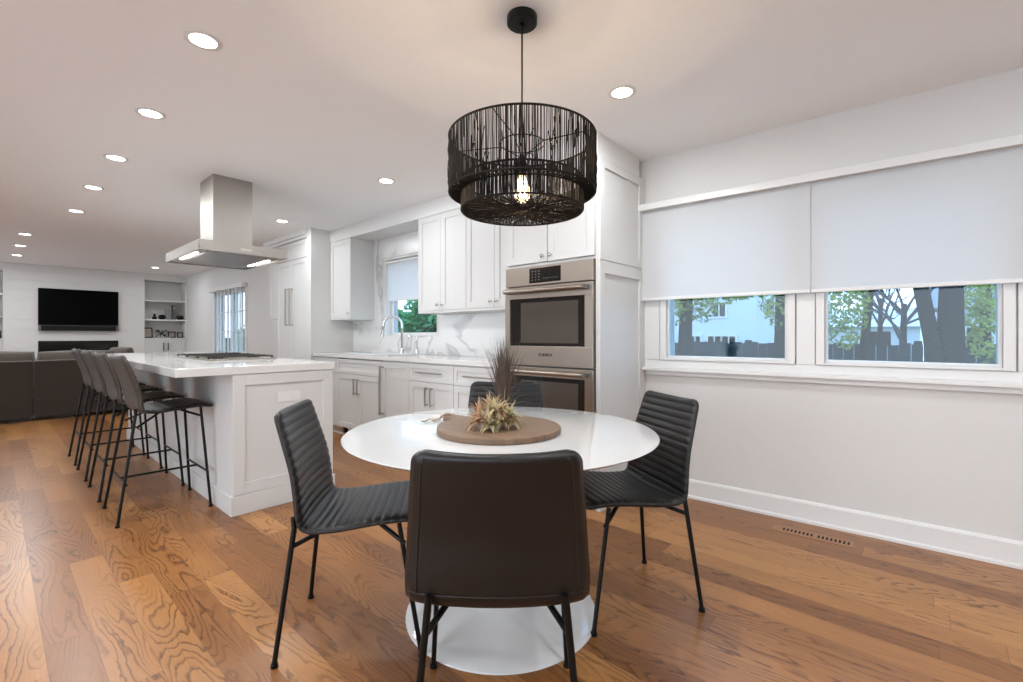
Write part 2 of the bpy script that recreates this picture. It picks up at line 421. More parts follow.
# baseboard along the window wall
mb = MB(WW)
prof = [(w0, 0), (-.012, 0), (-.012, .014), (0, .022), (0, .115), (.006, .126), (w0, .13)]
mb.prism([(p[0], p[1]) for p in prof], kr, .31, 'x')
struct('baseboard_right', mb, M_trim)
struct('baseboard_living', MB().box(XL-.015, XL, 7.0, DY0-.08, 0, .12).box(XL-.015, XL, DY1+.08, 12.2, 0, .12), M_trim, bevel=.003)
# window casing (trim) on the window wall
mb = MB(WW)
mb.box(-4.35, .315, -.004, w0, ZG0-.075, ZG0-.020, .002)                 # apron under the frames
mb.box(-4.35, .30, -.042, w0+.01, .878, .905, .006)                # stool nosing
mb.box(-4.35, .285, -.012, w0, .848, .879, .004)
struct('trim_3', mb, M_trim, bevel=.002)
mb = MB(WW)
for a, b_ in ((.182, .315), (-.768, -.672), (-1.75, -1.60)):
    mb.box(a, b_, -.004, w0, ZG0-.019, 2.06, .002)
struct('trim_4', mb, M_trim, bevel=.002)
# shade pocket / valance
mb = MB(WW)
mb.box(-4.35, .318, -.085, -.065, 2.040, 2.086, .002); mb.box(-4.35, .318, -.065, w0, 2.074, 2.086, .002)
struct('trim_5', mb, M_trim, bevel=.002)

def window_unit(idx, M, k0, k1, z0, z1, mat_pane, off=w0, fr=.045, deep=False):
    """outer frame, sash, pane; k0>k1"""
    m = MB(M); a, b_ = min(k0, k1), max(k0, k1)
    def ring(m, a, b_, z0, z1, w, y0, y1):
        m.box(a, a+w, y0, y1, z0, z1); m.box(b_-w, b_, y0, y1, z0, z1); m.box(a+w, b_-w, y0, y1, z0, z0+w); m.box(a+w, b_-w, y0, y1, z1-w, z1)
    ring(m, a-fr, b_+fr, z0-.0, z1+.0, fr-.002, off-.022, off+.03) if False else None
    ring(m, a, b_, z0, z1, .003, off-.01 if not deep else 0, off+.10)
    o = struct('window_%d' % idx, m, M_trim, bevel=.002)
    m = MB(M); ring(m, a+.003, b_-.003, z0+.003, z1-.003, .010 if not deep else .03, off-.002, off+.06); s = build('window_sash', m, M_trim, o, bevel=.001)
    m = MB(M); m.box(a+.0125, b_-.0125, off+.020, off+.025, z0+.0125, z1-.0125); build('pane', m, mat_pane, o)
    if not deep:
        m = MB(M); x0, x1 = a-.044, b_+.044
        m.box(x0, a-.001, off-.028, off-.001, z0-.018, z1+.02); m.box(b_+.001, x1, off-.028, off-.001, z0-.018, z1+.02)
        m.box(a-.001, b_+.001, off-.028, off-.001, z0-.018, z0-.001); m.box(a-.001, b_+.001, off-.028, off-.001, z1+.001, z1+.02)
        build('casing', m, M_trim, o, bevel=.003)
    return o
window_unit(1, WW, *K1, ZG0, ZG1, M_pane)
window_unit(2, WW, *K2, ZG0, ZG1, M_pane)
SW = Matrix(((0, 1, 0, XK), (1, 0, 0, 0), (0, 0, 1, 0), (0, 0, 0, 1)))
window_unit(3, SW, SY1, SY0, SZ0, SZ1, M_pane2, off=.085, deep=True)
# glazed living-room door
LW = Matrix(((0, 1, 0, XL), (1, 0, 0, 0), (0, 0, 1, 0), (0, 0, 0, 1)))
m = MB(LW)
for a, b_ in ((DY0, DY0+.06), (DY1-.06, DY1), ((DY0+DY1)/2-.04, (DY0+DY1)/2+.04)): m.box(a, b_, .02, .08, 0, DZ)
m.box(DY0, DY1, .02, .08, 0, .12); m.box(DY0, DY1, .02, .08, DZ-.06, DZ)
d = struct('door_1', m, M_trim, bevel=.003)
m = MB(LW)
for i in range(1, 3):
    m.box(DY0+.06+i*.24, DY0+.075+i*.24, .035, .065, .12, DZ-.06); m.box(DY1-.075-i*.24, DY1-.06-i*.24, .035, .065, .12, DZ-.06)
for i in range(1, 5): m.box(DY0+.06, DY1-.06, .035, .065, .12+i*.36, .135+i*.36)
build('muntins', m, M_trim, d)
m = MB(LW); m.box(DY0+.06, DY1-.06, .048, .052, .12, DZ-.06); build('pane', m, M_pane2, d)
m = MB(LW)
for a, b_ in ((DY0-.075, DY0), (DY1, DY1+.075)): m.box(a, b_, -.015, 0, 0, DZ+.07)
m.box(DY0, DY1, -.015, 0, DZ, DZ+.07); build('casing', m, M_trim, d, bevel=.002)
# drapes + head rail over that door
t = thing('window_blind', 'white vertical blind with headrail over the glazed living room door', 'blind', (XL, 9.45, 0))
build('headrail', MB().box(XL-.10, XL-.02, 8.56, 10.34, 1.955, 2.03, .006), M_trim, t)
for i in range(8):
    y = 8.74+i*.20
    m = MB(Matrix.Translation((XL-.06, y, 0)) @ Matrix.Rotation(-.04, 4, 'Z')); m.box(-.002, .002, -.040, .040, .03, 1.955); build('slat', m, M_shade2, t)

# ------------------------------------------------------------------ roller shades on the window wall
def roller(k0, k1, label):
    c = WW @ Vector(((k0+k1)/2, -.05, 1.39))
    t = thing('roller_shade', label, 'shade', c, .05327, 'roller shades over the dining windows')
    m = MB(WW); m.box(k1+.001, k0-.001, -.042, -.0405, 1.40, 2.06); build('fabric', m, M_shade, t)
    m = MB(WW); m.box(k1+.0005, k0-.0005, -.049, -.034, 1.387, 1.408, .005); build('hem_bar', m, M_trim, t)
    m = MB(WW); m.tube([(k1+.01, -.030, 2.058), (k0-.01, -.030, 2.058)], .022, 16); build('roller_tube', m, M_trim, t, smooth=2)
    m = MB(WW); m.box(k0-.004, k0+.004, -.055, -.010, 2.045, 2.08); build('bracket', m, M_dkgrey if k0 > 0 else M_trim, t)
    return t
roller(.306, -.75, 'white roller shade half lowered over the left dining window, beside the oven cabinet')
roller(-.7515, -1.80, 'white roller shade half lowered over the right dining window, cut by the picture edge')
t = thing('roller_shade', 'white roller shade half lowered over the small window above the sink', 'shade', (XK+.03, 4.35, 1.54))
build('fabric', MB().box(XK+.03, XK+.0315, SY0+.008, SY1-.008, 1.55, 2.01), M_shade2, t)
build('hem_bar', MB().box(XK+.026, XK+.036, SY0+.008, SY1-.008, 1.538, 1.555, .004), M_trim, t)
build('roller_tube', MB().tube([(XK+.03, SY0+.005, 2.005), (XK+.03, SY1-.005, 2.005)], .018, 16), M_trim, t, smooth=2)

# ------------------------------------------------------------------ cabinets
def shaker(M, u0, u1, z0, z1, w, th=.02, rail=.058, rec=.009):
    """door/drawer front whose face stands at outward offset w"""
    m = MB(M); b_ = .0015
    m.box(u0, u0+rail, w-th, w, z0, z1, b_); m.box(u1-rail, u1, w-th, w, z0, z1, b_)
    m.box(u0+rail, u1-rail, w-th, w, z0, z0+rail, b_); m.box(u0+rail, u1-rail, w-th, w, z1-rail, z1, b_)
    m.box(u0+rail-.002, u1-rail+.002, w-th, w-rec, z0+rail-.002, z1-rail+.002)
    return m
def pull(M, u, z0, z1, w, parent, name='handle', r=.006, horiz=False, mat=None, out=.032, sq=True):
    m = MB(M); mat = mat or M_nickel
    if horiz:
        m.box(z0, z1, w+out-r, w+out+r, u-r, u+r, .002)
        for a in (z0+.012, z1-.012): m.box(a-r, a+r, w, w+out, u-r*.8, u+r*.8)
    else:
        m.box(u-r, u+r, w+out-r, w+out+r, z0, z1, .002)
        for a in (z0+.012, z1-.012): m.box(u-r*.8, u+r*.8, w, w+out, a-r, a+r)
    return build(name, m, mat, parent)
def knob(M, u, z, w, parent):
    q = M @ Matrix.Translation((u, w, z)) @ Matrix.Rotation(-PI/2, 4, 'X')
    m = MB(q); m.lathe([(0, 0), (.007, 0), (.006, .012), (.013, .018), (.015, .024), (.012, .029), (0, .031)], n=20)
    return build('knob', m, M_chrome, parent, smooth=1)
def Fx(x): return Matrix.Translation((x, 0, 0)) @ XF
G = .0015
# oven tower
OX = 2.6
t = thing('oven_cabinet', 'tall white cabinet tower that houses the double wall oven, nearest the dining window', 'cabinet', (2.9, 1.97, 0))
m = MB()
m.box(2.602, 3.235, 1.572, 1.592, 0, 2.291); m.box(2.602, 3.235, 2.35, 2.368, 0, 2.291)
m.box(2.602, 3.235, 1.592, 2.35, 1.632, 1.65); m.box(2.602, 3.235, 1.592, 2.35, .285, .30); m.box(3.2, 3.235, 1.592, 2.35, 0, 2.291)
m.box(2.602, 3.235, 1.592, 2.35, 2.275, 2.291)
m.box(2.66, 2.68, 1.592, 2.35, 0, .11)
build('carcass', m, M_cab, t, bevel=.001)
f = Fx(OX)
for (a, b_, ku) in ((1.592, 1.969, 1.937), (1.973, 2.352, 2.005)):
    d = build('door', shaker(f, a+G, b_-G, 1.652, 2.288, .018), M_cab, t); knob(f, ku, 1.69, .018, d)
d = build('drawer', shaker(f, 1.592+G, 2.352-G, .115, .285, .018), M_cab, t); pull(f, .2, 1.87, 2.07, .018, d, horiz=True)
sf = Matrix.Translation((0, 1.572, 0)) @ YF
m = MB(sf)
for (z0, z1) in ((.11, 1.60), (1.625, 2.288)):
    m.box(2.60, 2.66, 0, .014, z0, z1); m.box(3.15, 3.232, 0, .014, z0, z1)
    m.box(2.66, 3.15, 0, .014, z1-.062, z1); m.box(2.66, 3.15, 0, .014, z0, z0+(.10 if z0 < 1 else .055))
m.box(2.60, 3.232, 0, .010, 1.6, 1.625)
m.box(2.60, 3.232, 0, .014, 0, .11)
build('side_panel', m, M_cab, t, bevel=.0012)

# double wall oven
t = thing('double_wall_oven', 'stainless steel double wall oven with bar handles built into the white tower', 'oven', (2.6, 1.98, .30))
f = Fx(2.595); y0, y1 = 1.598, 2.36
build('oven_body', MB().box(2.61, 3.15, 1.60, 2.345, .305, 1.62), M_dkgrey, t)
m = MB(f); m.box(y0, y1, -.01, .016, 1.492, 1.628, .003); cp = build('control_panel', m, M_steel, t)
m = MB(f); m.box(1.853, 2.128, .0155, .018, 1.507, 1.612); build('display', m, M_blackglass, cp)
m = MB(f)
for i in range(3):
    for j in range(4): m.box(2.095-i*.03, 2.106-i*.03, .018, .0184, 1.525+j*.02, 1.531+j*.02)
M_leg = simple('panel_legend', (.14, .14, .13), .5)
build('keypad_marks', m, M_leg, cp); m = MB(f)
for i in range(7): m.box(2.0-i*.02, 2.006-i*.02, .018, .0184, 1.532, 1.538)
build('button_marks', m, M_leg, cp)
def oven_door(z0, z1, logo):
    m = MB(f)
    wy0, wy1 = 1.66, 2.312; wz1 = z1-.085 if logo else z1-.085; wz0 = z1-.425
    if not logo: wz1 = z1-.065; wz0 = z1-.40
    m.box(y0, y1, -.01, .02, z0, wz0, .002); m.box(y0, y1, -.01, .02, wz1, z1, .002)
    m.box(y0, wy0, -.01, .02, wz0, wz1); m.box(wy1, y1, -.01, .02, wz0, wz1)
    d = build('oven_door', m, M_steel, t)
    m = MB(f); m.box(wy0, wy1, -.01, .012, wz0, wz1); w = build('door_glass', m, M_blackglass, d)
    m = MB(f); m.box(wy0+.055, wy1-.10, .0118, .0135, wz0+.022, wz1-.03); build('window', m, M_ovenglass, d)
    hz = z1-.033
    m = MB(f); m.tube([(y0+.055, .062, hz), (y1-.025, .062, hz)], .0155, 20); h_ = build('handle', m, M_steel, d, smooth=2)
    for a in (y0+.045, y1-.04): m = MB(f); m.box(a-.014, a+.014, .02, .075, hz-.014, hz+.014, .004); build('handle_bracket', m, M_dkgrey, d)
    return d
od = oven_door(.920, 1.484, True)
oven_door(.33, .908, False)
m = MB(f); m.box(y0, y1, -.01, .012, .303, .326); build('vent_strip', m, M_dkgrey, t)
# maker's lettering on the upper door
fc = bpy.data.curves.new('lettering', 'FONT'); fc.body = 'BOSCH'; fc.size = .026; fc.extrude = .0006; fc.align_x = 'CENTER'; fc.align_y = 'CENTER'; fc.offset = .0007
fo = bpy.data.objects.new('tmp_text', fc); C.objects.link(fo)
bpy.context.view_layer.update()
me = bpy.data.meshes.new_from_object(fo.evaluated_get(bpy.context.evaluated_depsgraph_get()))
bpy.data.objects.remove(fo)
lg = bmesh.new(); lg.from_mesh(me)
# text x -> -Y (reads left to right for the viewer), text y -> +Z
R = Matrix(((0, 0, -1, 2.595-.0205), (-1, 0, 0, 1.966), (0, 1, 0, .998), (0, 0, 0, 1)))
lg.transform(R)
mb = MB(); tm = bpy.data.meshes.new('tmp'); lg.to_mesh(tm); lg.free(); mb.bm.from_mesh(tm)
q = Matrix(((0, 0, -1, 2.595-.0205), (-1, 0, 0, 2.03), (0, 1, 0, .998), (0, 0, 0, 1)))
mb.M = q
mb.lathe([(.0105, 0), (.0125, 0), (.0125, .0008), (.0105, .0008)], n=24, closed=True)
mb.box(-.006, -.004, -.007, .007, 0, .0008); mb.box(.004, .006, -.007, .007, 0, .0008); mb.box(-.006, .006, -.001, .001, 0, .0008)
build('maker_lettering', mb, M_blackm, od)

# upper cabinets
def upper(y0, y1, z0, z1, xf, label, nd=2, kn=None, side=None):
    t = thing('upper_cabinet', label, 'cabinet', ((xf+XK)/2, (y0+y1)/2, z0), 0, None)
    build('carcass', MB().box(xf+.02, XK-.002, y0, y1, z0, z1).box(xf+.002, XK-.002, y0, y1, z0-.02, z0), M_cab, t, bevel=.001)
    f = Fx(xf+.02); wd = (y1-y0)/nd
    for i in range(nd):
        d = build('door', shaker(f, y0+i*wd+G, y0+(i+1)*wd-G, z0+.003, z1-.003, .02), M_cab, t)
        ku = (y0+wd-.035 if i == 0 else y0+wd+.035) if nd == 2 else y0+.04
        knob(f, ku, z0+.055, .02, d)
    return t
upper(2.37, 3.069, 1.37, 2.29, 2.83, 'white two door wall cabinet next to the oven tower')
upper(3.071, 3.77, 1.37, 2.29, 2.83, 'white two door wall cabinet right of the sink window')
upper(5.07, 5.555, 1.345, 2.29, 2.83, 'narrow white wall cabinet left of the sink window', 1)
# tall fridge front + narrow cabinet beyond
t = thing('fridge_cabinet', 'tall white panelled fridge cabinet with long steel door pulls', 'cabinet', (2.9, 6.1, 0))
build('carcass', MB().box(2.61, 3.14, 5.665, 6.58, .10, 2.335).box(2.66, 3.14, 5.665, 6.58, 0, .1), M_cab, t)
f = Fx(2.61)
for (a, b_, ku) in ((5.67, 6.13, 6.075), (6.134, 6.578, 6.19)):
    d = build('door', shaker(f, a, b_, .105, 2.10, .02), M_cab, t); pull(f, ku, 1.26, 1.74, .02, d, r=.01, out=.05)
    build('top_door', shaker(f, a, b_, 2.108, 2.33, .02, rail=.05), M_cab, t)
t = thing('upper_cabinet', 'narrow white wall cabinet on the far side of the fridge', 'cabinet', (2.9, 6.78, 1.36))
build('carcass', MB().box(2.66, 3.14, 6.585, 6.975, 1.36, 2.335), M_cab, t)
build('door', shaker(Fx(2.66), 6.588, 6.972, 1.362, 2.332, .02), M_cab, t)

# base run
def base_unit(y0, y1, kind, label, name='base_cabinet'):
    t = thing(name, label, 'cabinet' if kind != 'dw' else 'dishwasher', (2.9, (y0+y1)/2, 0))
    zc = .885
    build('carcass', MB().box(2.64, XK-.002, y0, y1, .11, zc-(.16 if kind == 'sink' else .002)), M_cab, t)
    if kind != 'sink': build('toe_kick', MB().box(2.70, 2.72, y0, y1, 0, .11), M_cab, t)
    else: build('foot', MB().box(2.67, 2.73, 4.78, 4.84, 0, .11), M_cab, t)
    f = Fx(2.64)
    if kind == 'dw':
        d = build('door', shaker(f, y0+G, y1-G, .115, .872, .02), M_cab, t); pull(f, y1-.035, .345, .83, .02, d, r=.008, out=.045)
        return t
    zt = .715
    if kind == 'sink':
        d = build('false_front', shaker(f, y0+G, y1-G, zt, .872, .02, rail=.04), M_cab, t)
    else:
        d = build('drawer', shaker(f, y0+G, y1-G, zt, .872, .02, rail=.04), M_cab, t)
        c = (y0+y1)/2; pull(f, .797, c-.165, c+.165, .02, d, horiz=True)
    c = (y0+y1)/2
    for (a, b_, ku) in ((y0+G, c-G, c-.035), (c+G, y1-G, c+.035)):
        d = build('door', shaker(f, a, b_, .115, zt-.004, .02), M_cab, t); pull(f, ku, .50, .67, .02, d)
    return t
base_unit(2.37, 2.998, 'dr', 'white drawer base cabinet right beside the oven tower')
base_unit(3.0, 3.628, 'dr', 'white drawer base cabinet between the dishwasher and the oven end')
base_unit(3.63, 4.088, 'dw', 'white panelled dishwasher with a tall vertical pull right of the sink', 'dishwasher')
base_unit(4.09, 5.0, 'sink', 'white two door sink base cabinet under the small window')
base_unit(5.002, 5.55, 'dr', 'white base cabinet at the far end of the sink run, behind the island')
# worktop with a sink cut-out
t = thing('worktop', 'long white quartz worktop along the sink wall', 'worktop', (2.9, 3.96, .885))
sx0, sx1, sy0, sy1 = 2.68, 2.99, 4.07, 4.86
m = MB(); a0, a1 = 2.605, XK-.002
m.box(a0, sx0, 2.372, 5.555, .886, .926); m.box(sx1, a1, 2.372, 5.555, .886, .926); m.box(sx0, sx1, 2.372, sy0, .886, .926); m.box(sx0, sx1, sy1, 5.555, .886, .926)
build('slab', m, M_quartz, t, bevel=.002)
t = thing('sink', 'white drop-in sink set into the worktop below the window', 'sink', (2.88, 4.545, .75))
m = MB(); r_ = .018
m.box(sx0-r_, sx0+.01, sy0-r_, sy1+r_, .9265, .942, .004); m.box(sx1-.01, sx1+r_, sy0-r_, sy1+r_, .9265, .942, .004)
m.box(sx0, sx1, sy0-r_, sy0+.01, .9265, .942, .004); m.box(sx0, sx1, sy1-.01, sy1+r_, .9265, .942, .004)
build('rim', m, M_tulip, t)
m = MB(); a = .0105
m.box(sx0+.001, sx0+a, sy0+.001, sy1-.001, .76, .93); m.box(sx1-a, sx1-.001, sy0+.001, sy1-.001, .76, .93); m.box(sx0+.001, sx1-.001, sy0+.001, sy0+a, .76, .93); m.box(sx0+.001, sx1-.001, sy1-a, sy1-.001, .76, .93)
m.box(sx0+.001, sx1-.001, sy0+.001, sy1-.001, .75, .765)
build('basin', m, M_tulip, t)
# backsplash
m = MB(); bx0, bx1 = XK-.012, XK
def bsp(y0, y1, z0, z1): m.box(bx0+.0, bx1-.0005, y0, y1, z0, z1)
bsp(2.37, SY0-.05, .927, 1.348); bsp(SY1+.05, 5.555, .927, 1.323); bsp(SY0-.05, SY1+.05, .927, SZ0-.003)
bsp(3.775, SY0-.05, 1.348, 2.29); bsp(SY1+.05, 5.065, 1.323, 2.29); bsp(SY0-.05, SY1+.05, SZ1+.025, 2.29)
struct('trim_7', m, M_marble)
# black tray / phone on worktop
tag(recenter(build('phone', MB().box(3.0, 3.08, 4.98, 5.14, .9265, .936, .003), M_blackglass), (3.04, 5.06, .9265)), 'small flat black phone lying on the worktop left of the sink', 'phone')

# faucets
def faucet(name, label, x, y, hgt, r, reach, r0, dirx, diry, cat='faucet', spray=True):
    t = thing(name, label, cat, (x, y, .9275))
    build('base', MB().lathe([(0, 0), (r0, 0), (r0, .008), (r0*.8, .014), (r0*.72, .05), (r*1.25, .07), (0, .07)], (x, y, .9275), n=28), M_chrome, t, smooth=2)
    pts = [(x, y, .96)]; R_ = reach/2; zc = .9275+hgt-R_
    for i in range(15):
        a = PI*i/14*(1.0 if spray else .93); pts.append((x+dirx*(R_-R_*math.cos(a)), y+diry*(R_-R_*math.cos(a)), zc+R_*math.sin(a)))
    e = pts[-1]
    if spray: pts.append((e[0]+dirx*.004, e[1]+diry*.004, e[2]-.04))
    build('spout', MB().tube(pts, r, 14), M_chrome, t, smooth=1)
    e = pts[-1]
    if spray: build('spray_head', MB().tube([e, (e[0]+dirx*.008, e[1]+diry*.008, e[2]-.085)], [r*1.2, r*1.6], 18), M_chrome, t, smooth=2)
    build('lever', MB().tube([(x, y-r0*.6, .955), (x, y-r0*1.6, .965), (x-.01, y-r0*2.4, 1.0)], [.006, .005, .0045], 10), M_chrome, t, smooth=1)
faucet('kitchen_faucet', 'tall chrome gooseneck faucet with pull-down head behind the sink', 3.055, 4.36, .415, .0135, .20, .028, -.8, .6)
faucet('water_tap', 'small thin chrome filtered water tap right of the tall faucet', 3.055, 4.085, .215, .007, .10, .019, -.6, .8, 'tap', False)

# ------------------------------------------------------------------ island
t = thing('kitchen_island', 'large white kitchen island with a shaker end panel and white plinth', 'island', (1.34, 4.9, 0))
ix0, ix1, iy0, iy1 = 1.012, 1.668, 3.25, 6.55
build('carcass', MB().box(ix0, ix1, iy0, iy1, 0, .887), M_cab, t)
m = shaker(Matrix.Translation((0, iy0, 0)) @ YF, ix0, ix1, .125, .885, .012, th=.012, rail=.07, rec=.010)
build('end_panel', m, M_cab, t)
m = MB(); p = .014
m.prism([(ix0-p, iy0-p-.006), (ix1+p, iy0-p-.006), (ix1+p, iy0-.0005), (ix0-.0005, iy0-.0005), (ix0-.0005, iy1+.0005), (ix1, iy1+.0005), (ix1, iy1+p), (ix0-p, iy1+p)], 0, .122)
build('plinth', m, M_cab, t, bevel=.003)
f = Fx(ix1)
fr = Matrix(((0, 1, 0, ix1), (1, 0, 0, 0), (0, 0, 1, 0), (0, 0, 0, 1)))
for i in range(5):
    a = iy0+.05+i*.64
    d = build('door', shaker(fr, a, a+.636, .125, .88, .018), M_cab, t); pull(fr, a+.05, .55, .72, .018, d)
build('power_outlet', MB(Matrix.Translation((0, iy0, 0)) @ YF).box(1.29, 1.435, .001, .006, .685, .755, .002).box(1.31, 1.345, .005, .0075, .70, .74, .001).box(1.38, 1.415, .005, .0075, .70, .74, .001), M_trim, t)
o = build('island_worktop', MB().box(.708, 1.68, 3.232, 6.62, .8885, .94, .004), M_quartz); recenter(o, (1.2, 4.9, .8885))
tag(o, 'thick white quartz slab worktop on the island with seating overhang', 'worktop')

# cooktop
cx0, cx1, cy0, cy1 = 1.08, 1.60, 4.06, 4.98
t = thing('gas_cooktop', 'stainless gas cooktop with black cast iron grates set in the island', 'cooktop', (1.34, 4.52, .9405))
build('tray', MB().box(cx0, cx1, cy0, cy1, .9405, .952, .004), M_steelh, t)
for j in range(3):
    a = cy0+.02+j*.295; b_ = a+.288; m = MB()
    zt0, zt1 = .962, .970
    for (p0, p1) in (((cx0+.03, a), (cx1-.03, a)), ((cx0+.03, b_), (cx1-.03, b_)), ((cx0+.03, a), (cx0+.03, b_)), ((cx1-.03, a), (cx1-.03, b_))):
        m.box(min(p0[0], p1[0])-.006, max(p0[0], p1[0])+.006, min(p0[1], p1[1])-.0, max(p0[1], p1[1])+.0+.002 if p0[1] != p1[1] else p0[1]+.01, zt0, zt1)
    for k in range(1, 4): m.box(cx0+.03, cx1-.03, a+k*.072-.004, a+k*.072+.004, zt0, zt1+.003)
    for k in range(1, 4): m.box(cx0+.03+k*.115-.004, cx0+.03+k*.115+.004, a, b_, zt0, zt1)
    for xx in (cx0+.03, cx1-.03):
        for yy in (a+.005, b_-.005): m.box(xx-.008, xx+.008, yy-.008, yy+.008, .952, zt0)
    build('grate', m, M_iron, t)
for bx, by in ((1.21, 4.22), (1.47, 4.22), (1.34, 4.52), (1.21, 4.82), (1.47, 4.82)):
    build('burner', MB().lathe([(0, 0), (.045, 0), (.045, .008), (.032, .009), (.032, .015), (0, .016)], (bx, by, .952), n=24), M_iron, t, smooth=2)
for i in range(5):
    build('knob', MB().lathe([(0, 0), (.018, 0), (.016, .022), (0, .023)], (1.565, 4.3+i*.11, .952), n=18), M_nickel, t, smooth=2)

# range hood
t = thing('range_hood', 'stainless steel island range hood hanging from the ceiling over the cooktop', 'hood', (1.34, 4.46, 1.77))
hx0, hx1, hy0, hy1, hz = 1.018, 1.655, 3.985, 4.945, 1.77
m = MB()
m.box(hx0, hx1, hy0, hy0+.012, hz, hz+.075); m.box(hx0, hx1, hy1-.012, hy1, hz, hz+.075); m.box(hx0, hx0+.012, hy0, hy1, hz, hz+.075); m.box(hx1-.012, hx1, hy0, hy1, hz, hz+.075)
m.box(hx0, hx1, hy0, hy1, hz+.012, hz+.03)
# shallow pyramid on top
cxa, cxb, cya, cyb = 1.195, 1.49, 4.29, 4.63
A = [m.v(q) for q in ((hx0, hy0, hz+.075), (hx1, hy0, hz+.075), (hx1, hy1, hz+.075), (hx0, hy1, hz+.075))]
B = [m.v(q) for q in ((cxa, cya, hz+.13), (cxb, cya, hz+.13), (cxb, cyb, hz+.13), (cxa, cyb, hz+.13))]
for i in range(4): m.bm.faces.new((A[i], A[(i+1) % 4], B[(i+1) % 4], B[i]))
m.bm.faces.new(B)
build('canopy', m, M_steelh, t, bevel=.001)
build('chimney', MB().box(cxa, cxb, cya, cyb, hz+.125, H-.001), M_steelh, t, bevel=.002)
m = MB()
m.box(hx0+.09, hx1-.09, hy0+.07, hy1-.07, hz+.004, hz+.013)
for i in range(26): m.box(hx0+.11+i*.0165, hx0+.117+i*.0165, hy0+.08, hy1-.08, hz+.001, hz+.005)
build('filter', m, M_filter, t)
for (a, b_) in ((1.060, 1.085), (1.588, 1.613)):
    build('light_strip', MB().box(a, b_, 4.24, 4.69, hz+.004, hz+.0125), M_strip, t)
m = MB(Matrix.Translation((0, hy0, 0)) @ YF); m.box(1.30, 1.38, 0, .003, hz+.028, hz+.045); build('switch_strip', m, M_nickel, t)

# ------------------------------------------------------------------ ribbed shells (chairs and stools)
def resample(pts, n):
    # smooth (Catmull-Rom) then equal arc length
    P = [Vector((0, *p)) for p in pts]; P = [2*P[0]-P[1]]+P+[2*P[-1]-P[-2]]
    out = []
    for i in range(1, len(P)-2):
        for k in range(20):
            t = k/20
            out.append(.5*((2*P[i])+(-P[i-1]+P[i+1])*t+(2*P[i-1]-5*P[i]+4*P[i+1]-P[i+2])*t*t+(-P[i-1]+3*P[i]-3*P[i+1]+P[i+2])*t**3))
    out.append(P[-2])
    acc = [0]
    for a, b_ in zip(out, out[1:]): acc.append(acc[-1]+(b_-a).length)
    res = []; j = 0
    for i in range(n):
        s = acc[-1]*i/(n-1)
        while j < len(acc)-2 and acc[j+1] < s: j += 1
        f_ = (s-acc[j])/max(1e-9, acc[j+1]-acc[j]); res.append(out[j].lerp(out[j+1], min(1, f_)))
    return res, acc[-1]
def shell(prof, wfun, cup, th, pitch, amp, rc0, rc1, split):
    """returns (seat MB, back MB, edge outline) - ribs run across"""
    per = 7
    _, Ltot = resample(prof, 50)
    nr = round(Ltot/pitch); n = nr*per+1
    P, L_ = resample(prof, n)
    nt_ = 25
    def row(i):
        s = L_*i/(n-1)
        p = P[i]; d_ = (P[min(i+1, n-1)]-P[max(i-1, 0)]).normalized()
        nrm = Vector((0, d_.z, -d_.y))                     # towards the sitter
        hw = wfun(s/L_)
        for (dist, rc) in ((s, rc0), (L_-s, rc1)):
            if dist < rc: hw = hw-rc+math.sqrt(max(0, rc*rc-(rc-dist)**2))
        # thickness falls to nothing at the two ends
        te = 1
        for dist in (s, L_-s):
            if dist < .014: te = min(te, math.sqrt(max(.03, 1-(1-dist/.014)**2)))
        rib = amp*abs(math.sin(PI*i/per))**.55
        top = []; bot = []; cc = cup(s/L_)
        for k in range(nt_):
            u = -1+2*k/(nt_-1); u = math.copysign(abs(u)**.8, u) if u else 0
            tt = th/2*te*math.sqrt(max(0, 1-abs(u)**10))
            base = p+Vector((u*hw, 0, 0))+nrm*(cc*u*u)
            fade = max(0, 1-abs(u)**14)
            top.append(base+nrm*(tt+rib*fade*te)); bot.append(base-nrm*tt)
        return top+bot[::-1]
    rows = [row(i) for i in range(n)]
    ks = round(split*nr)*per
    out = []
    for a, b_ in ((0, ks), (ks, n-1)):
        m = MB(); m.grid(rows[a:b_+1], closeu=True)
        for q in (rows[a], rows[b_]):
            vs = [m.v(p) for p in q]
            h_ = len(vs)//2
            for k in range(h_-1):
                m.bm.faces.new((vs[k], vs[k+1], vs[len(vs)-2-k], vs[len(vs)-1-k]))
        out.append(m)
    # outline on the back face for the piping
    pip = []
    for i in range(ks, n-3, 3): 
        r = rows[i]; pip.append(r[-3]*1.0)
    other = [rows[i][nt_+2] for i in range(ks, n-3, 3)]
    return out[0], out[1], pip+other[::-1]

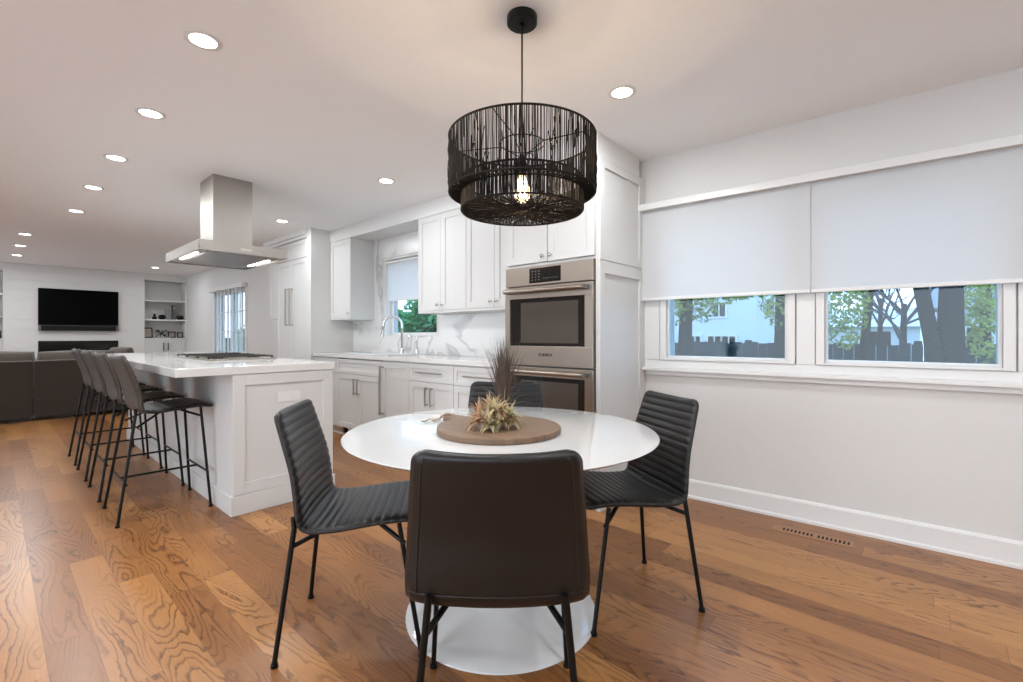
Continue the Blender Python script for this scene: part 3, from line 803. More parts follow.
def make_chair(label):
    t = thing('dining_chair', label, 'chair', (0, 0, 0), 0, 'dining chairs around the round table')
    prof = [(.262, .462), (.20, .474), (.10, .470), (.0, .458), (-.09, .447), (-.145, .447), (-.180, .472), (-.196, .54), (-.212, .64), (-.240, .74), (-.276, .858)]
    def wf(s):
        pts = [(0, .222), (.25, .230), (.5, .234), (.6, .234), (.72, .226), (1, .201)]
        for (a, va), (b_, vb) in zip(pts, pts[1:]):
            if s <= b_: return va+(vb-va)*(s-a)/(b_-a)
        return pts[-1][1]
    cup = lambda s: .006+.020*max(0, min(1, (s-.35)/.3))
    se, ba, pip = shell(prof, wf, cup, .026, .0315, .0055, .05, .035, .54)
    so = build('seat', se, M_leather, t, smooth=1); bo = build('backrest', ba, M_leather, t, smooth=1)
    # smooth cover on the rear of the backrest, same leather, with piping
    build('piping', MB().tube(pip, .0028, 8), M_leatherb, bo, smooth=1)
    for sx in (-1, 1):
        # rear leg: from the shell down to the foot
        m = MB(); m.tube([(sx*.168, -.203, .495), (sx*.172, -.198, .455), (sx*.213, -.25, .012)], [.0085, .0095, .0085], 12); m.lathe([(0, 0), (.0125, 0), (.012, .012), (0, .014)], (sx*.213, -.25, 0), 14)
        build('leg', m, M_black, t, smooth=2)
        m = MB(); m.tube([(sx*.196, .165, .462), (sx*.228, .245, .012)], [.0085, .0085], 12); m.lathe([(0, 0), (.0125, 0), (.012, .012), (0, .014)], (sx*.228, .245, 0), 14)
        build('leg', m, M_black, t, smooth=2)
        m = MB(); m.tube([(sx*.178, -.200, .395), (sx*.105, -.06, .445)], .0085, 10); build('brace', m, M_black, t, smooth=2)
        m = MB(); m.tube([(sx*.205, .185, .395), (sx*.10, .06, .450)], .0085, 10); build('brace', m, M_black, t, smooth=2)
    m = MB(); m.tube([(-.105, -.062, .445), (.105, -.062, .445)], .008, 10); m.tube([(-.10, .062, .450), (.10, .062, .450)], .008, 10)
    for sx in (-1, 1): m.tube([(sx*.105, -.062, .445), (sx*.10, .062, .450)], .008, 10)
    build('seat_frame', m, M_black, t, smooth=2)
    return t
TX, TY_ = 1.419, 1.322
def face(fx, fy): return math.atan2(-fx, fy)       # rz that turns local +Y to (fx, fy)
ch = make_chair('charcoal dining chair in the foreground, its smooth back turned to the viewer')
def place(o, rear_mid, f):
    n = math.hypot(*f); f = (f[0]/n, f[1]/n)
    o.location = (rear_mid[0]+f[0]*.25, rear_mid[1]+f[1]*.25, 0); o.rotation_euler = (0, 0, face(*f))
def mk(rear_mid, f, label):
    o = dup(ch, (0, 0, 0), 0, label); place(o, rear_mid, f); return o
mk((.785, 1.825), (.76, -.65), 'charcoal ribbed dining chair on the left, sideways before the island end')
mk((2.06, .87), (-.85, .53), 'charcoal ribbed dining chair on the right, beside the window wall')
mk((2.01, 1.84), (-.74, -.67), 'charcoal dining chair behind the round table, only its back top showing')
place(ch, (.795, .756), (.74, .67))

# bar stools
def make_stool(label):
    t = thing('bar_stool', label, 'stool', (0, 0, 0), 0, 'bar stools along the island')
    prof = [(.262, .655), (.20, .668), (.10, .664), (.0, .656), (-.085, .653), (-.124, .663), (-.145, .70), (-.156, .76), (-.179, .85), (-.207, .93), (-.236, 1.006)]
    def wf(s):
        pts = [(0, .225), (.3, .235), (.6, .248), (.75, .25), (1, .238)]
        for (a, va), (b_, vb) in zip(pts, pts[1:]):
            if s <= b_: return va+(vb-va)*(s-a)/(b_-a)
        return pts[-1][1]
    cup = lambda s: .004+.024*max(0, min(1, (s-.4)/.25))
    se, ba, pip = shell(prof, wf, cup, .024, .0315, .005, .05, .06, .5)
    build('seat', se, M_stoolseat, t, smooth=1); bo = build('backrest', ba, M_stool, t, smooth=1)
    build('piping', MB().tube(pip, .0022, 6), M_stool, bo, smooth=1)
    for sx in (-1, 1):
        m = MB(); m.tube([(sx*.172, -.150, .682), (sx*.177, -.147, .650), (sx*.232, -.24, .012)], .0085, 12); m.lathe([(0, 0), (.012, 0), (.012, .012), (0, .014)], (sx*.232, -.24, 0), 14)
        build('leg', m, M_black, t, smooth=2)
        m = MB(); m.tube([(sx*.196, .19, .660), (sx*.245, .235, .012)], .0085, 12); m.lathe([(0, 0), (.012, 0), (.012, .012), (0, .014)], (sx*.245, .235, 0), 14)
        build('leg', m, M_black, t, smooth=2)
        m = MB(); m.tube([(sx*.187, -.142, .57), (sx*.10, .0, .648)], .007, 10); build('brace', m, M_black, t, smooth=2)
        m = MB(); m.tube([(sx*.200, .196, .60), (sx*.10, .08, .652)], .007, 10); build('brace', m, M_black, t, smooth=2)
    zf = .235
    m = MB(); m.tube([(-.212, -.197, zf), (.212, -.197, zf)], .007, 10); build('foot_rail', m, M_black, t, smooth=2)
    m = MB(); m.tube([(-.228, .219, zf), (.228, .219, zf)], .007, 10); build('foot_rail', m, M_black, t, smooth=2)
    m = MB(); m.tube([(0, -.197, zf), (0, .219, zf)], .007, 10); build('stretcher', m, M_black, t, smooth=2)
    m = MB(); m.tube([(-.10, 0, .648), (.10, 0, .648)], .008, 10); m.tube([(-.10, .08, .652), (.10, .08, .652)], .008, 10)
    for sx in (-1, 1): m.tube([(sx*.10, 0, .648), (sx*.10, .08, .652)], .008, 10)
    build('seat_frame', m, M_black, t, smooth=2)
    return t
st = make_stool('bar stool nearest the viewer at the dining end of the island')
st.location = (.74, 3.79, 0); st.rotation_euler = (0, 0, face(1, 0))
for y, l in ((4.435, 'second bar stool from the dining end of the island'), (5.11, 'third bar stool from the dining end of the island'), (5.775, 'farthest bar stool, next to the grey sofa')):
    dup(st, (.735, y, 0), face(1, 0), l)

# ------------------------------------------------------------------ tulip table
t = thing('dining_table', 'round white pedestal dining table with a flared base', 'table', (TX, TY_, 0))
R_ = .629
build('tabletop', MB().lathe([(0, .715), (R_-.07, .718), (R_-.02, .728), (R_-.002, .737), (R_, .7395), (R_-.002, .7415), (R_-.006, .742), (0, .742)], (TX, TY_, 0), n=128), M_tulip, t, smooth=2)
build('pedestal', MB().lathe([(0, 0), (.388, 0), (.391, .003), (.388, .008), (.33, .018), (.24, .034), (.16, .060), (.10, .105), (.066, .17), (.052, .26), (.048, .36), (.052, .46), (.07, .56), (.105, .64), (.15, .69), (.19, .714), (0, .716)], (TX, TY_, 0), n=128), M_tulip, t, smooth=1)

# serving board with rope
bx, by, bz = 1.385, 1.305, .7425
t = thing('serving_board', 'round wooden serving board with a handle and rope on the white table', 'board', (bx, by, bz))
m = MB(); BR = .252; pts = []
ha = math.atan2(1.67-by, 1.415-bx)
for i in range(97):
    a = ha+.19+(2*PI-.38)*i/96; pts.append((bx+BR*math.cos(a), by+BR*math.sin(a)))
ux, uy = math.cos(ha), math.sin(ha)
for (l, w_) in ((.30, -.030), (.345, -.032), (.365, -.015), (.365, .015), (.345, .032), (.30, .030)):
    pts.append((bx+ux*l-uy*w_, by+uy*l+ux*w_))
m.prism(pts, bz, bz+.024); build('board', m, M_board, t, bevel=.004)
m = MB(); e = Vector((bx+ux*.345, by+uy*.345, bz+.012)); rp = []
for i in range(24):
    a = i/23
    rp.append((e.x+ux*.03+(-uy)*(.02+.12*a)+.012*math.sin(a*14), e.y+uy*.03+ux*(.02+.12*a)+.012*math.cos(a*11), bz+.0045+.004*abs(math.sin(a*9))))
m.tube([(e.x-ux*.02, e.y-uy*.02, bz+.029), (e.x+ux*.012, e.y+uy*.012, bz+.031), (e.x+ux*.028, e.y+uy*.028, bz+.02)]+rp, .0032, 8)
m.tube([(e.x-ux*.02, e.y-uy*.02, bz+.029), (e.x+ux*.01-uy*.015, e.y+uy*.01+ux*.015, bz+.030), (e.x+ux*.03-uy*.025, e.y+uy*.03+ux*.025, bz+.016), (rp[3][0], rp[3][1]+.01, bz+.005), (rp[12][0]+.012, rp[12][1]-.004, bz+.005)], .0032, 8)
build('rope', m, M_rope, t, smooth=1)

# air plant arrangement
def blade(m, base, dirv, L_, w_, curl, n=9, droop=0):
    d_ = Vector(dirv).normalized(); side = d_.cross(Vector((0, 0, 1)))
    side = side.normalized() if side.length > .05 else Vector((1, 0, 0))
    up = side.cross(d_).normalized(); p = Vector(base); L0 = []; L1 = []; Lm = []
    for i in range(n):
        a = i/(n-1); ww = w_*(1-a)**.8*(.6+.8*min(1, a*5))
        L0.append(m.v(p-side*ww/2+up*ww*.2)); L1.append(m.v(p+side*ww/2+up*ww*.2)); Lm.append(m.v(p))
        ang = curl*(1/(n-1)); d_ = (d_*math.cos(ang)+up*math.sin(ang)).normalized(); up = side.cross(d_).normalized(); p = p+d_*L_/(n-1)
    for i in range(n-1):
        m.bm.faces.new((L0[i], Lm[i], Lm[i+1], L0[i+1])); m.bm.faces.new((Lm[i], L1[i], L1[i+1], Lm[i+1]))
px_, py_ = 1.335, 1.285
bt = bz+.0242
t = thing('air_plant', 'cluster of peach and green air plants in a low white pot on the board', 'plant', (px_, py_, bt))
m = MB(); m.lathe([(0, 0), (.035, 0), (.046, .012), (.048, .028), (.040, .036), (.030, .034), (0, .030)], (px_, py_, bt), 20)
build('pot', m, M_pot, t, smooth=1)
rnd = random.Random(3)
def rosette(c, n, Lr, w_, mat, tilt=.0):
    m = MB()
    for i in range(n):
        a = 2*PI*i/n*2.4+rnd.uniform(-.2, .2); el = rnd.uniform(-.1, 1.25)
        blade(m, c, (math.cos(a)*math.cos(el), math.sin(a)*math.cos(el), math.sin(el)), rnd.uniform(*Lr), w_*rnd.uniform(.7, 1.3), rnd.uniform(-2.2, .6))
    return m
spots = [((0, 0, .05), M_airt), ((-.032, .030, .045), M_air), ((.028, -.034, .045), M_airt), ((.012, .030, .066), M_air), ((-.015, -.030, .062), M_airt), ((.035, .012, .042), M_air), ((-.04, -.004, .034), M_airt), ((-.005, -.045, .028), M_air), ((-.045, -.03, .018), M_airt), ((.03, -.048, .018), M_air), ((-.052, .02, .02), M_air)]
for c, mt in spots:
    m = rosette((px_+c[0]*1.25, py_+c[1]*1.25, bt+c[2]*1.15), 30, (.045, .085), .015, mt); build('rosette', m, mt, t, smooth=1)
m = MB()
for i in range(7):
    blade(m, (px_-.03, py_+.03, bt+.06), (rnd.uniform(-.5, .1), rnd.uniform(-.1, .5), 1), rnd.uniform(.05, .075), .006, rnd.uniform(-.8, .5))
build('flower_spike', m, simple('dusty_pink_bract', (.40, .24, .18), .7), t, smooth=1)
gx, gy = 1.425, 1.315
t = thing('dried_grass_bundle', 'upright tuft of dark dried grass standing behind the air plants', 'dried grass', (gx, gy, bt))
m = MB(); m.lathe([(0, 0), (.024, 0), (.026, .02), (.022, .05), (.018, .06), (0, .058)], (gx, gy, bt), 18); build('holder', m, M_pot, t, smooth=1)
m = MB(); m2 = MB()
for i in range(240):
    a = rnd.uniform(0, 2*PI); q = rnd.random()**.7; sp_ = .18*q
    L_ = rnd.uniform(.20, .355)*(1-.15*q)
    blade(m, (gx+.014*math.cos(a)*q, gy+.014*math.sin(a)*q, bt+.05), (math.cos(a)*sp_, math.sin(a)*sp_, 1), L_, .0048, rnd.uniform(-.5, .25), 6)
for i in range(10):
    a = rnd.uniform(0, 2*PI)
    blade(m2, (gx, gy, bt+.05), (math.cos(a)*.35, math.sin(a)*.35, 1), rnd.uniform(.1, .2), .0026, rnd.uniform(-1.2, -.3), 8)
blade(m2, (gx+.01, gy-.01, bt+.05), (.35, -.35, 1), .13, .003, -1.6, 12)
build('grass_blades', m, M_grass, t); build('straw', m2, M_grassp, t)

# ------------------------------------------------------------------ pendant lamp
PX, PY = 1.450, 1.236
t = thing('pendant_lamp', 'black twine two tier drum pendant lamp hanging over the round table', 'lamp', (PX, PY, H))
build('ceiling_canopy', MB().lathe([(0, 0), (.060, 0), (.062, -.003), (.062, -.030), (.058, -.034), (0, -.034)], (PX, PY, H-.0005), 40), M_black, t, smooth=2)
build('cord', MB().tube([(PX, PY, H-.03), (PX, PY, 1.845)], .0036, 8).lathe([(0, -.034), (.010, -.034), (.007, -.055), (0, -.056)], (PX, PY, H), 12), M_black, t, smooth=1)
build('socket', MB().lathe([(0, .075), (.008, .075), (.014, .06), (.026, .035), (.028, .03), (.022, .02), (.019, -.015), (0, -.016)], (PX, PY, 1.80), 28), M_black, t, smooth=2)
R1, R2 = .297, .247; Z1t, Z1b, Z2t, Z2b = 1.935, 1.712, 1.762, 1.642
def ringt(m, R, z, r, n=72): m.tube([(PX+R*math.cos(2*PI*i/n), PY+R*math.sin(2*PI*i/n), z) for i in range(n+1)], r, 6, cap=False)
rnd = random.Random(11)
def strings(m, R, zb, zt, count, r=.0013, bulge=.002):
    for i in range(count):
        a = 2*PI*(i+rnd.uniform(-.42, .42))/count; rr_ = R+rnd.uniform(-.0025, .0025); lean = rnd.uniform(-.012, .012); r_ = r*rnd.uniform(.6, 1.6)
        pts = []
        for k in range(4):
            f_ = k/3; aa = a+lean*f_+rnd.uniform(-.0035, .0035)
            pts.append((PX+rr_*math.cos(aa), PY+rr_*math.sin(aa), zb+(zt-zb)*f_))
        m.tube(pts, r_, 3, cap=False)
m = MB(); ringt(m, R1, Z1t, .004); ringt(m, R1, Z1b, .004); ringt(m, R2, Z1b-.002, .003)
strings(m, R1, Z1b, Z1t, 400, .0015)
for q in range(140):
    a = rnd.uniform(0, 2*PI); z0 = rnd.uniform(Z1b, Z1t-.06); z1 = z0+rnd.uniform(.03, .1); b_ = a+rnd.uniform(-.06, .06)
    m.tube([(PX+(R1+.003)*math.cos(a), PY+(R1+.003)*math.sin(a), z0), (PX+(R1+.005)*math.cos((a+b_)/2), PY+(R1+.005)*math.sin((a+b_)/2), (z0+z1)/2), (PX+(R1+.002)*math.cos(b_), PY+(R1+.002)*math.sin(b_), min(z1, Z1t))], .002, 3, cap=False)
# turned-under band between the tiers
for i in range(360):
    a = 2*PI*(i+rnd.uniform(-.4, .4))/360; b_ = a+rnd.uniform(-.02, .02)
    m.tube([(PX+R1*math.cos(a), PY+R1*math.sin(a), Z1b), (PX+(R1-.012)*math.cos((a+b_)/2), PY+(R1-.012)*math.sin((a+b_)/2), Z1b-.006), (PX+R2*math.cos(b_), PY+R2*math.sin(b_), Z1b-.003)], .0017, 3, cap=False)
build('outer_shade', m, M_string, t)
m = MB(); ringt(m, R2, Z2t, .004); ringt(m, R2, Z2b, .004)
strings(m, R2, Z2b, Z2t, 420, .0015)
for i in range(330):
    a = 2*PI*(i+rnd.uniform(-.4, .4))/330; b_ = a+rnd.uniform(-.9, .9); rin = rnd.uniform(.02, .11)
    m.tube([(PX+R2*math.cos(a), PY+R2*math.sin(a), Z2b), (PX+rin*math.cos(b_), PY+rin*math.sin(b_), Z2b-.002+rnd.uniform(-.002, .004))], .0014, 3, cap=False)
for i in range(70):
    a = rnd.uniform(0, 2*PI); b_ = a+PI+rnd.uniform(-.5, .5)
    m.tube([(PX+R2*math.cos(a), PY+R2*math.sin(a), Z2b), (PX+R2*math.cos(b_), PY+R2*math.sin(b_), Z2b)], .0011, 3, cap=False)
build('inner_shade', m, M_string, t)
m = MB(); n = 40
m.tube([(PX+.092*math.cos(2*PI*i/n), PY+.092*math.sin(2*PI*i/n), 1.918) for i in range(n+1)], .0022, 6, cap=False)
for i in range(4):
    a = .35+PI/2*i; m.tube([(PX+.005*math.cos(a), PY+.005*math.sin(a), 1.862), (PX+.092*math.cos(a), PY+.092*math.sin(a), 1.918), (PX+R1*math.cos(a), PY+R1*math.sin(a), 1.93)], .002, 6)
build('wire_frame', m, M_black, t)
bulb = MB().lathe([(0, .088), (.013, .085), (.016, .07), (.030, .035), (.034, .015), (.030, -.008), (.018, -.024), (0, -.03)], (PX, PY, 1.705), 28)
mg, nt, b = new_mat('glowing_bulb'); tr = N(nt, 'ShaderNodeBsdfTransparent'); em = N(nt, 'ShaderNodeEmission'); em.inputs[0].default_value = (1, .74, .45, 1); em.inputs[1].default_value = 2.2
ad = N(nt, 'ShaderNodeAddShader'); nt.links.new(tr.outputs[0], ad.inputs[0]); nt.links.new(em.outputs[0], ad.inputs[1]); nt.links.new(ad.outputs[0], nt.nodes['Material Output'].inputs[0]); nt.nodes.remove(b)
mg = mg; bo = build('bulb', bulb, mg, t, smooth=1)
m = MB()
for i in range(6):
    a = 2*PI*i/6; m.tube([(PX+.006*math.cos(a), PY+.006*math.sin(a), 1.765), (PX+.015*math.cos(a+.5), PY+.015*math.sin(a+.5), 1.70)], .0013, 5)
build('filament', m, M_fil, bo)
l = bpy.data.lights.new('bulb_glow', 'POINT'); l.energy = 10.5; l.color = (1, .76, .52); l.shadow_soft_size = .02
o = bpy.data.objects.new('bulb_glow', l); C.objects.link(o); o.location = (PX, PY, 1.72)

# ------------------------------------------------------------------ floor register
wv = WW
t = thing('floor_register', 'wooden floor vent with a row of dark slots beside the window wall', 'vent', WW @ Vector((-.77, -.19, 0)), .05327)
m = MB(wv); m.box(-.965, -.575, -.245, -.145, .0004, .003, .001); build('plate', m, M_ventwood, t)
m = MB(wv)
for i in range(8):
    for s_ in (-.945, -.775): m.box(s_+i*.0195, s_+.0095+i*.0195, -.215, -.175, .0029, .0036)
build('slots', m, M_void, t)  # black bars on the plate stand in for shade inside the slots

# ------------------------------------------------------------------ recessed lights
def downlight(x, y, label, e=None):
    t = thing('recessed_light', label, 'ceiling light', (x, y, H), 0, 'recessed ceiling lights')
    build('trim_ring', MB().lathe([(.053, -.001), (.074, -.001), (.074, -.004), (.068, -.006), (.053, -.005)], (x, y, H), 36, closed=True), M_trim, t, smooth=2)
    build('lens', MB().lathe([(0, -.0015), (.053, -.0015), (.053, -.004), (.045, -.007), (0, -.010)], (x, y, H), 36), M_lens, t, smooth=1)
    return t
LIT = []
rowL = [(.627, 2.387), (.627, 3.40), (.615, 4.44), (.606, 5.48), (.600, 6.65), (.30, 8.65), (.292, 9.81), (.288, 11.0)]
names = ['nearest recessed light in the long left ceiling row', 'second nearest recessed light in the long left ceiling row', 'third recessed light from the viewer in the left ceiling row', 'fourth recessed light from the viewer in the left ceiling row', 'fifth recessed light from the viewer, last over the stools',
         'nearest of the three recessed lights close together over the sofa', 'middle of the three recessed lights close together over the sofa', 'farthest of the three recessed lights, just before the television wall']
for (x, y), n_ in zip(rowL, names): downlight(x, y, n_); LIT.append((x, y))
for (x, y), n_ in zip([(2.257, 1.219), (2.225, 3.40), (2.216, 5.48), (2.11, 11.04)], ['recessed ceiling light right of the pendant lamp, nearest the dining window', 'recessed ceiling light in front of the sink window, left of the pendant', 'recessed ceiling light in front of the fridge cabinet', 'recessed ceiling light before the bookshelf niche right of the television']):
    downlight(x, y, n_); LIT.append((x, y))
KL = 1.25
for i, (x, y) in enumerate(LIT+[(.63, 1.1), (.63, -.3), (.63, -1.7), (2.2, -1.2), (-1.4, 2.4), (-1.4, 5.4), (-1.6, 9.8)]):  # entries after LIT are added unseen fill lamps without fixtures
    area('downlight_fill_beam', (x, y, H-.012), .10, 10*KL*(.6 if x > 2.1 and y > 2 else 1), (.93, .965, 1))
for x in (1.0725, 1.6005):
    area('hood_beam', (x, 4.465, hz-.001), .022, 2.2, (1, .98, .95), shape='RECTANGLE', sy=.44)

# ------------------------------------------------------------------ television wall
t = thing('television', 'large black flat television mounted on the white shiplap wall', 'television', (1.155, YT, 1.3))
build('casing', MB().box(.585, 1.722, YT-.05, YT-.002, 1.327, 2.012, .004), M_blackm, t)
build('screen', MB().box(.592, 1.715, YT-.0515, YT-.0495, 1.34, 2.005), M_screen, t)
t = thing('soundbar', 'long dark soundbar mounted right under the television', 'speaker', (1.155, YT, 1.22))
build('grille', MB().box(.625, 1.682, YT-.09, YT-.002, 1.225, 1.318, .01), M_blackm, t)
build('end_cap', MB().box(.587, .625, YT-.09, YT-.002, 1.225, 1.318, .008), M_dkgrey, t)
build('end_cap', MB().box(1.682, 1.72, YT-.09, YT-.002, 1.225, 1.318, .008), M_dkgrey, t)
t = thing('electric_fireplace', 'wide black linear fireplace in the white wall below the television', 'fireplace', (1.155, YT, .62))
m = MB(); m.box(.587, 1.722, YT-.02, YT-.002, .62, .66); m.box(.587, 1.722, YT-.02, YT-.002, 1.0, 1.034); m.box(.587, .62, YT-.02, YT-.002, .66, 1.0); m.box(1.69, 1.722, YT-.02, YT-.002, .66, 1.0)
build('frame', m, M_blackm, t); build('glass', MB().box(.62, 1.69, YT-.012, YT-.002, .66, 1.0), M_blackglass, t)
def bookcase(x0, x1, label):
    t = thing('built_in_bookcase', label, 'bookcase', ((x0+x1)/2, YT+.18, 0))
    m = MB()
    for z in (1.888, 1.48): build('shelf', MB().box(x0+.002, x1-.002, YT+.02, YT+.355, z-.028, z), M_trim, t)
    build('base', MB().box(x0+.002, x1-.002, YT+.01, YT+.355, 0, 1.05).box(x0+.001, x1-.001, YT-.012, YT+.355, 1.05, 1.083), M_cab, t)
    fy = Matrix.Translation((0, YT+.01, 0)) @ YF; c = (x0+x1)/2
    for a, b_, ku in ((x0+.004, c-.002, c-.04), (c+.002, x1-.004, c+.04)):
        d = build('door', shaker(fy, a, b_, .10, 1.035, .018), M_cab, t); pull(fy, ku, .82, .98, .018, d, r=.007, mat=M_blackm)
bookcase(2.15, 2.87, 'white built-in bookcase niche right of the television')
bookcase(-.56, .15, 'white built-in bookcase at the left picture edge')
ys = YT+.14
def item(name, mb, mat, loc, label, cat, **k):
    return tag(recenter(build(name, mb, mat, **k), loc), label, cat)
item('figurine', MB().lathe([(0, 0), (.04, 0), (.045, .04), (.02, .07), (.028, .10), (0, .13)], (2.345, ys, 1.4805), 16), M_black, (2.345, ys, 1.4805), 'small dark figurine at the left of the middle shelf', 'ornament', smooth=1)
m = MB(); m.lathe([(0, 0), (.04, 0), (.066, .03), (.07, .06), (.05, .095), (.02, .105), (0, .103)], (2.475, ys, 1.4805), 20)
item('vase', m, M_black, (2.475, ys, 1.4805), 'squat round black vase between the figurine and the grey box', 'vase', smooth=1)
m = MB(); m.lathe([(0, 0), (.04, 0), (.06, .03), (.062, .06), (.045, .09), (0, .095)], (2.79, ys-.04, 1.4805), 20)
item('bowl', m, M_black, (2.79, ys-.04, 1.4805), 'round black bowl at the right end of the middle shelf', 'bowl', smooth=1)
t = thing('storage_box', 'grey box standing behind the tall dark book on the middle shelf', 'box', (2.60, ys+.07, 1.4805))
build('body', MB().box(2.55, 2.65, ys+.02, ys+.12, 1.4805, 1.68, .004), M_booklt, t); build('lid', MB().box(2.546, 2.654, ys+.016, ys+.124, 1.68, 1.71, .004), M_booklt, t)
t = thing('book', 'tall dark upright book on the middle shelf', 'book', (2.68, ys, 1.4805))
build('cover', MB().box(2.655, 2.66, ys-.08, ys+.09, 1.4805, 1.80).box(2.695, 2.70, ys-.08, ys+.09, 1.4805, 1.80).box(2.655, 2.70, ys-.084, ys-.079, 1.4805, 1.80), M_book, t)
build('pages', MB().box(2.66, 2.695, ys-.078, ys+.085, 1.486, 1.795), M_trim, t)
build('title_patch', MB().box(2.662, 2.693, ys-.0850, ys-.0838, 1.70, 1.76), M_booklt, t)
def pframe(x, w, h_, y, label, mat=M_black):
    t = thing('picture_frame', label, 'picture frame', (x, y, 1.0835))
    Mx = Matrix.Translation((x, y, 1.0835)) @ Matrix.Rotation(-.16, 4, 'X')
    m = MB(Mx); m.box(-w/2, w/2, -.008, .008, 0, .02); m.box(-w/2, w/2, -.008, .008, h_-.02, h_); m.box(-w/2, -w/2+.02, -.008, .008, .02, h_-.02); m.box(w/2-.02, w/2, -.008, .008, .02, h_-.02)
    build('frame', m, mat, t); m = MB(Mx); m.box(-w/2+.02, w/2-.02, -.003, .003, .02, h_-.02); build('picture', m, M_photo, t)
    m = MB(); m.box(x-.015, x+.015, y+.01, y+.075, 1.0835, 1.088); build('easel_foot', m, mat, t)
pframe(2.235, .16, .22, ys, 'larger dark picture frame at the left of the lowest shelf')
pframe(2.66, .14, .14, ys+.04, 'small landscape picture frame right of the metal star ornament')
pframe(2.79, .11, .125, ys-.04, 'small picture frame at the right end of the lowest shelf')
t = thing('star_ornament', 'black crossed-rod star ornament on a pale tray on the lowest shelf', 'ornament', (2.46, ys-.03, 1.10))
m = MB(); c = Vector((2.46, ys-.03, 1.172))
for dv in ((1, 0, .72), (-1, 0, .72), (.45, 1, .7), (-.45, 1, .7)):
    dv = Vector(dv).normalized()*.105; m.tube([c-dv, c+dv], .009, 8)
    m.sphere(tuple(c+dv), .015, n=8); m.sphere(tuple(c-dv), .015, n=8)
zmin = min(v.co.z for v in m.bm.verts); m.bm.transform(Matrix.Translation((0, 0, 1.1062-zmin)))
build('rods', m, M_black, t, smooth=1)
item('tray', MB().box(2.33, 2.60, ys-.11, ys+.05, 1.0835, 1.106, .006), M_booklt, (2.465, ys-.03, 1.0835), 'flat pale tray under the star ornament', 'tray')
t = thing('picture_frame', 'dark picture frame on the left bookcase at the picture edge', 'picture frame', (.07, ys, 1.0835))
build('frame', MB().box(.0, .13, ys-.01, ys+.01, 1.0835, 1.22), M_black, t); build('picture', MB().box(.02, .11, ys-.012, ys-.009, 1.10, 1.20), M_photo, t)

# ------------------------------------------------------------------ sofa
t = thing('sectional_sofa', 'dark grey-brown fabric sectional sofa with its back to the kitchen', 'sofa', (.3, 9.3, 0))
def cush(x0, x1, y0, y1, z0, z1, b=.04): return MB().box(x0, x1, y0, y1, z0, z1, b)
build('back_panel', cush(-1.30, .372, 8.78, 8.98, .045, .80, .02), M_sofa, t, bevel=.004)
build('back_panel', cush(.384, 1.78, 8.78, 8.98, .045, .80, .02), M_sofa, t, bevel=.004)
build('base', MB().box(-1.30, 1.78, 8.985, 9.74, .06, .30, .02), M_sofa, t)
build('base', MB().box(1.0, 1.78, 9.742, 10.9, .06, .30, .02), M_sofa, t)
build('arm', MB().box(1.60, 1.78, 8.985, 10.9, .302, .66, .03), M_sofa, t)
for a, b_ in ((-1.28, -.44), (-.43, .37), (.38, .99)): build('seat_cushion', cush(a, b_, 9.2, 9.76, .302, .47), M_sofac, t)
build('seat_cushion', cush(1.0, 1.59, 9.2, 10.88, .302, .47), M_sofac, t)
for x in (-1.2, 1.7):
    for y in (8.85, 9.65): build('leg', MB().lathe([(0, 0), (.022, 0), (.028, .062), (0, .062)], (x, y, 0), 14), M_blackm, t)
for y in (10.8,): 
    for x in (1.1, 1.7): build('leg', MB().lathe([(0, 0), (.022, 0), (.028, .062), (0, .062)], (x, y, 0), 14), M_blackm, t)
def pillow(x0, x1, y0, y1, z0, z1, label, par=None, lean=.0, rot=0):
    m = MB(); cx_, cy_, cz_ = (x0+x1)/2, (y0+y1)/2, (z0+z1)/2; W_, D_, H_ = (x1-x0)/2, (y1-y0)/2, (z1-z0)/2
    rows = []; n = 18
    for i in range(n+1):
        v_ = -1+2*i/n; row = []
        for k in range(n+1):
            u = -1+2*k/n
            b_ = max(0, (1-abs(u)**3)*(1-abs(v_)**3))**.5
            pin = 1-.06*(1-b_)*abs(u*v_)
            row.append((u*W_*pin, D_*b_, v_*H_*pin))
        rows.append(row)
    Mx = Matrix.Translation((cx_, cy_, cz_)) @ Matrix.Rotation(rot, 4, 'Z') @ Matrix.Rotation(lean, 4, 'X')
    m.M = Mx; m.grid(rows); m.grid([[(p[0], -p[1], p[2]) for p in r] for r in rows])
    if par: return build('back_cushion', m, M_sofac, par, smooth=1)
    o = recenter(build('throw_pillow', m, M_sofac, smooth=1), (cx_, cy_, cz_-H_)); return tag(o, label, 'pillow')
for i, (a, b_) in enumerate(((-1.27, -.42), (-.44, .43), (.41, 1.28))):
    pillow(a, b_, 8.97, 9.22, .46, .93 if i < 2 else .925, '', t, lean=-.06)
pillow(1.15, 1.62, 9.52, 9.74, .475, .955, 'dark grey throw pillow propped against the far arm of the sofa', lean=-.1, rot=-1.1)

# ------------------------------------------------------------------ outdoors
struct('ground', MB().box(3.45, 45, -35, 45, -.75, -.7), M_lawn)
m = MB(); m.box(-12, -3.65, -14, 20, -.3, -.2); m.box(-3.65, 3.4, -14, -3.25, -.3, -.2)  # unseen pale ground added to bounce daylight up to the ceiling
struct('bounce_ground', m, M_bounce)
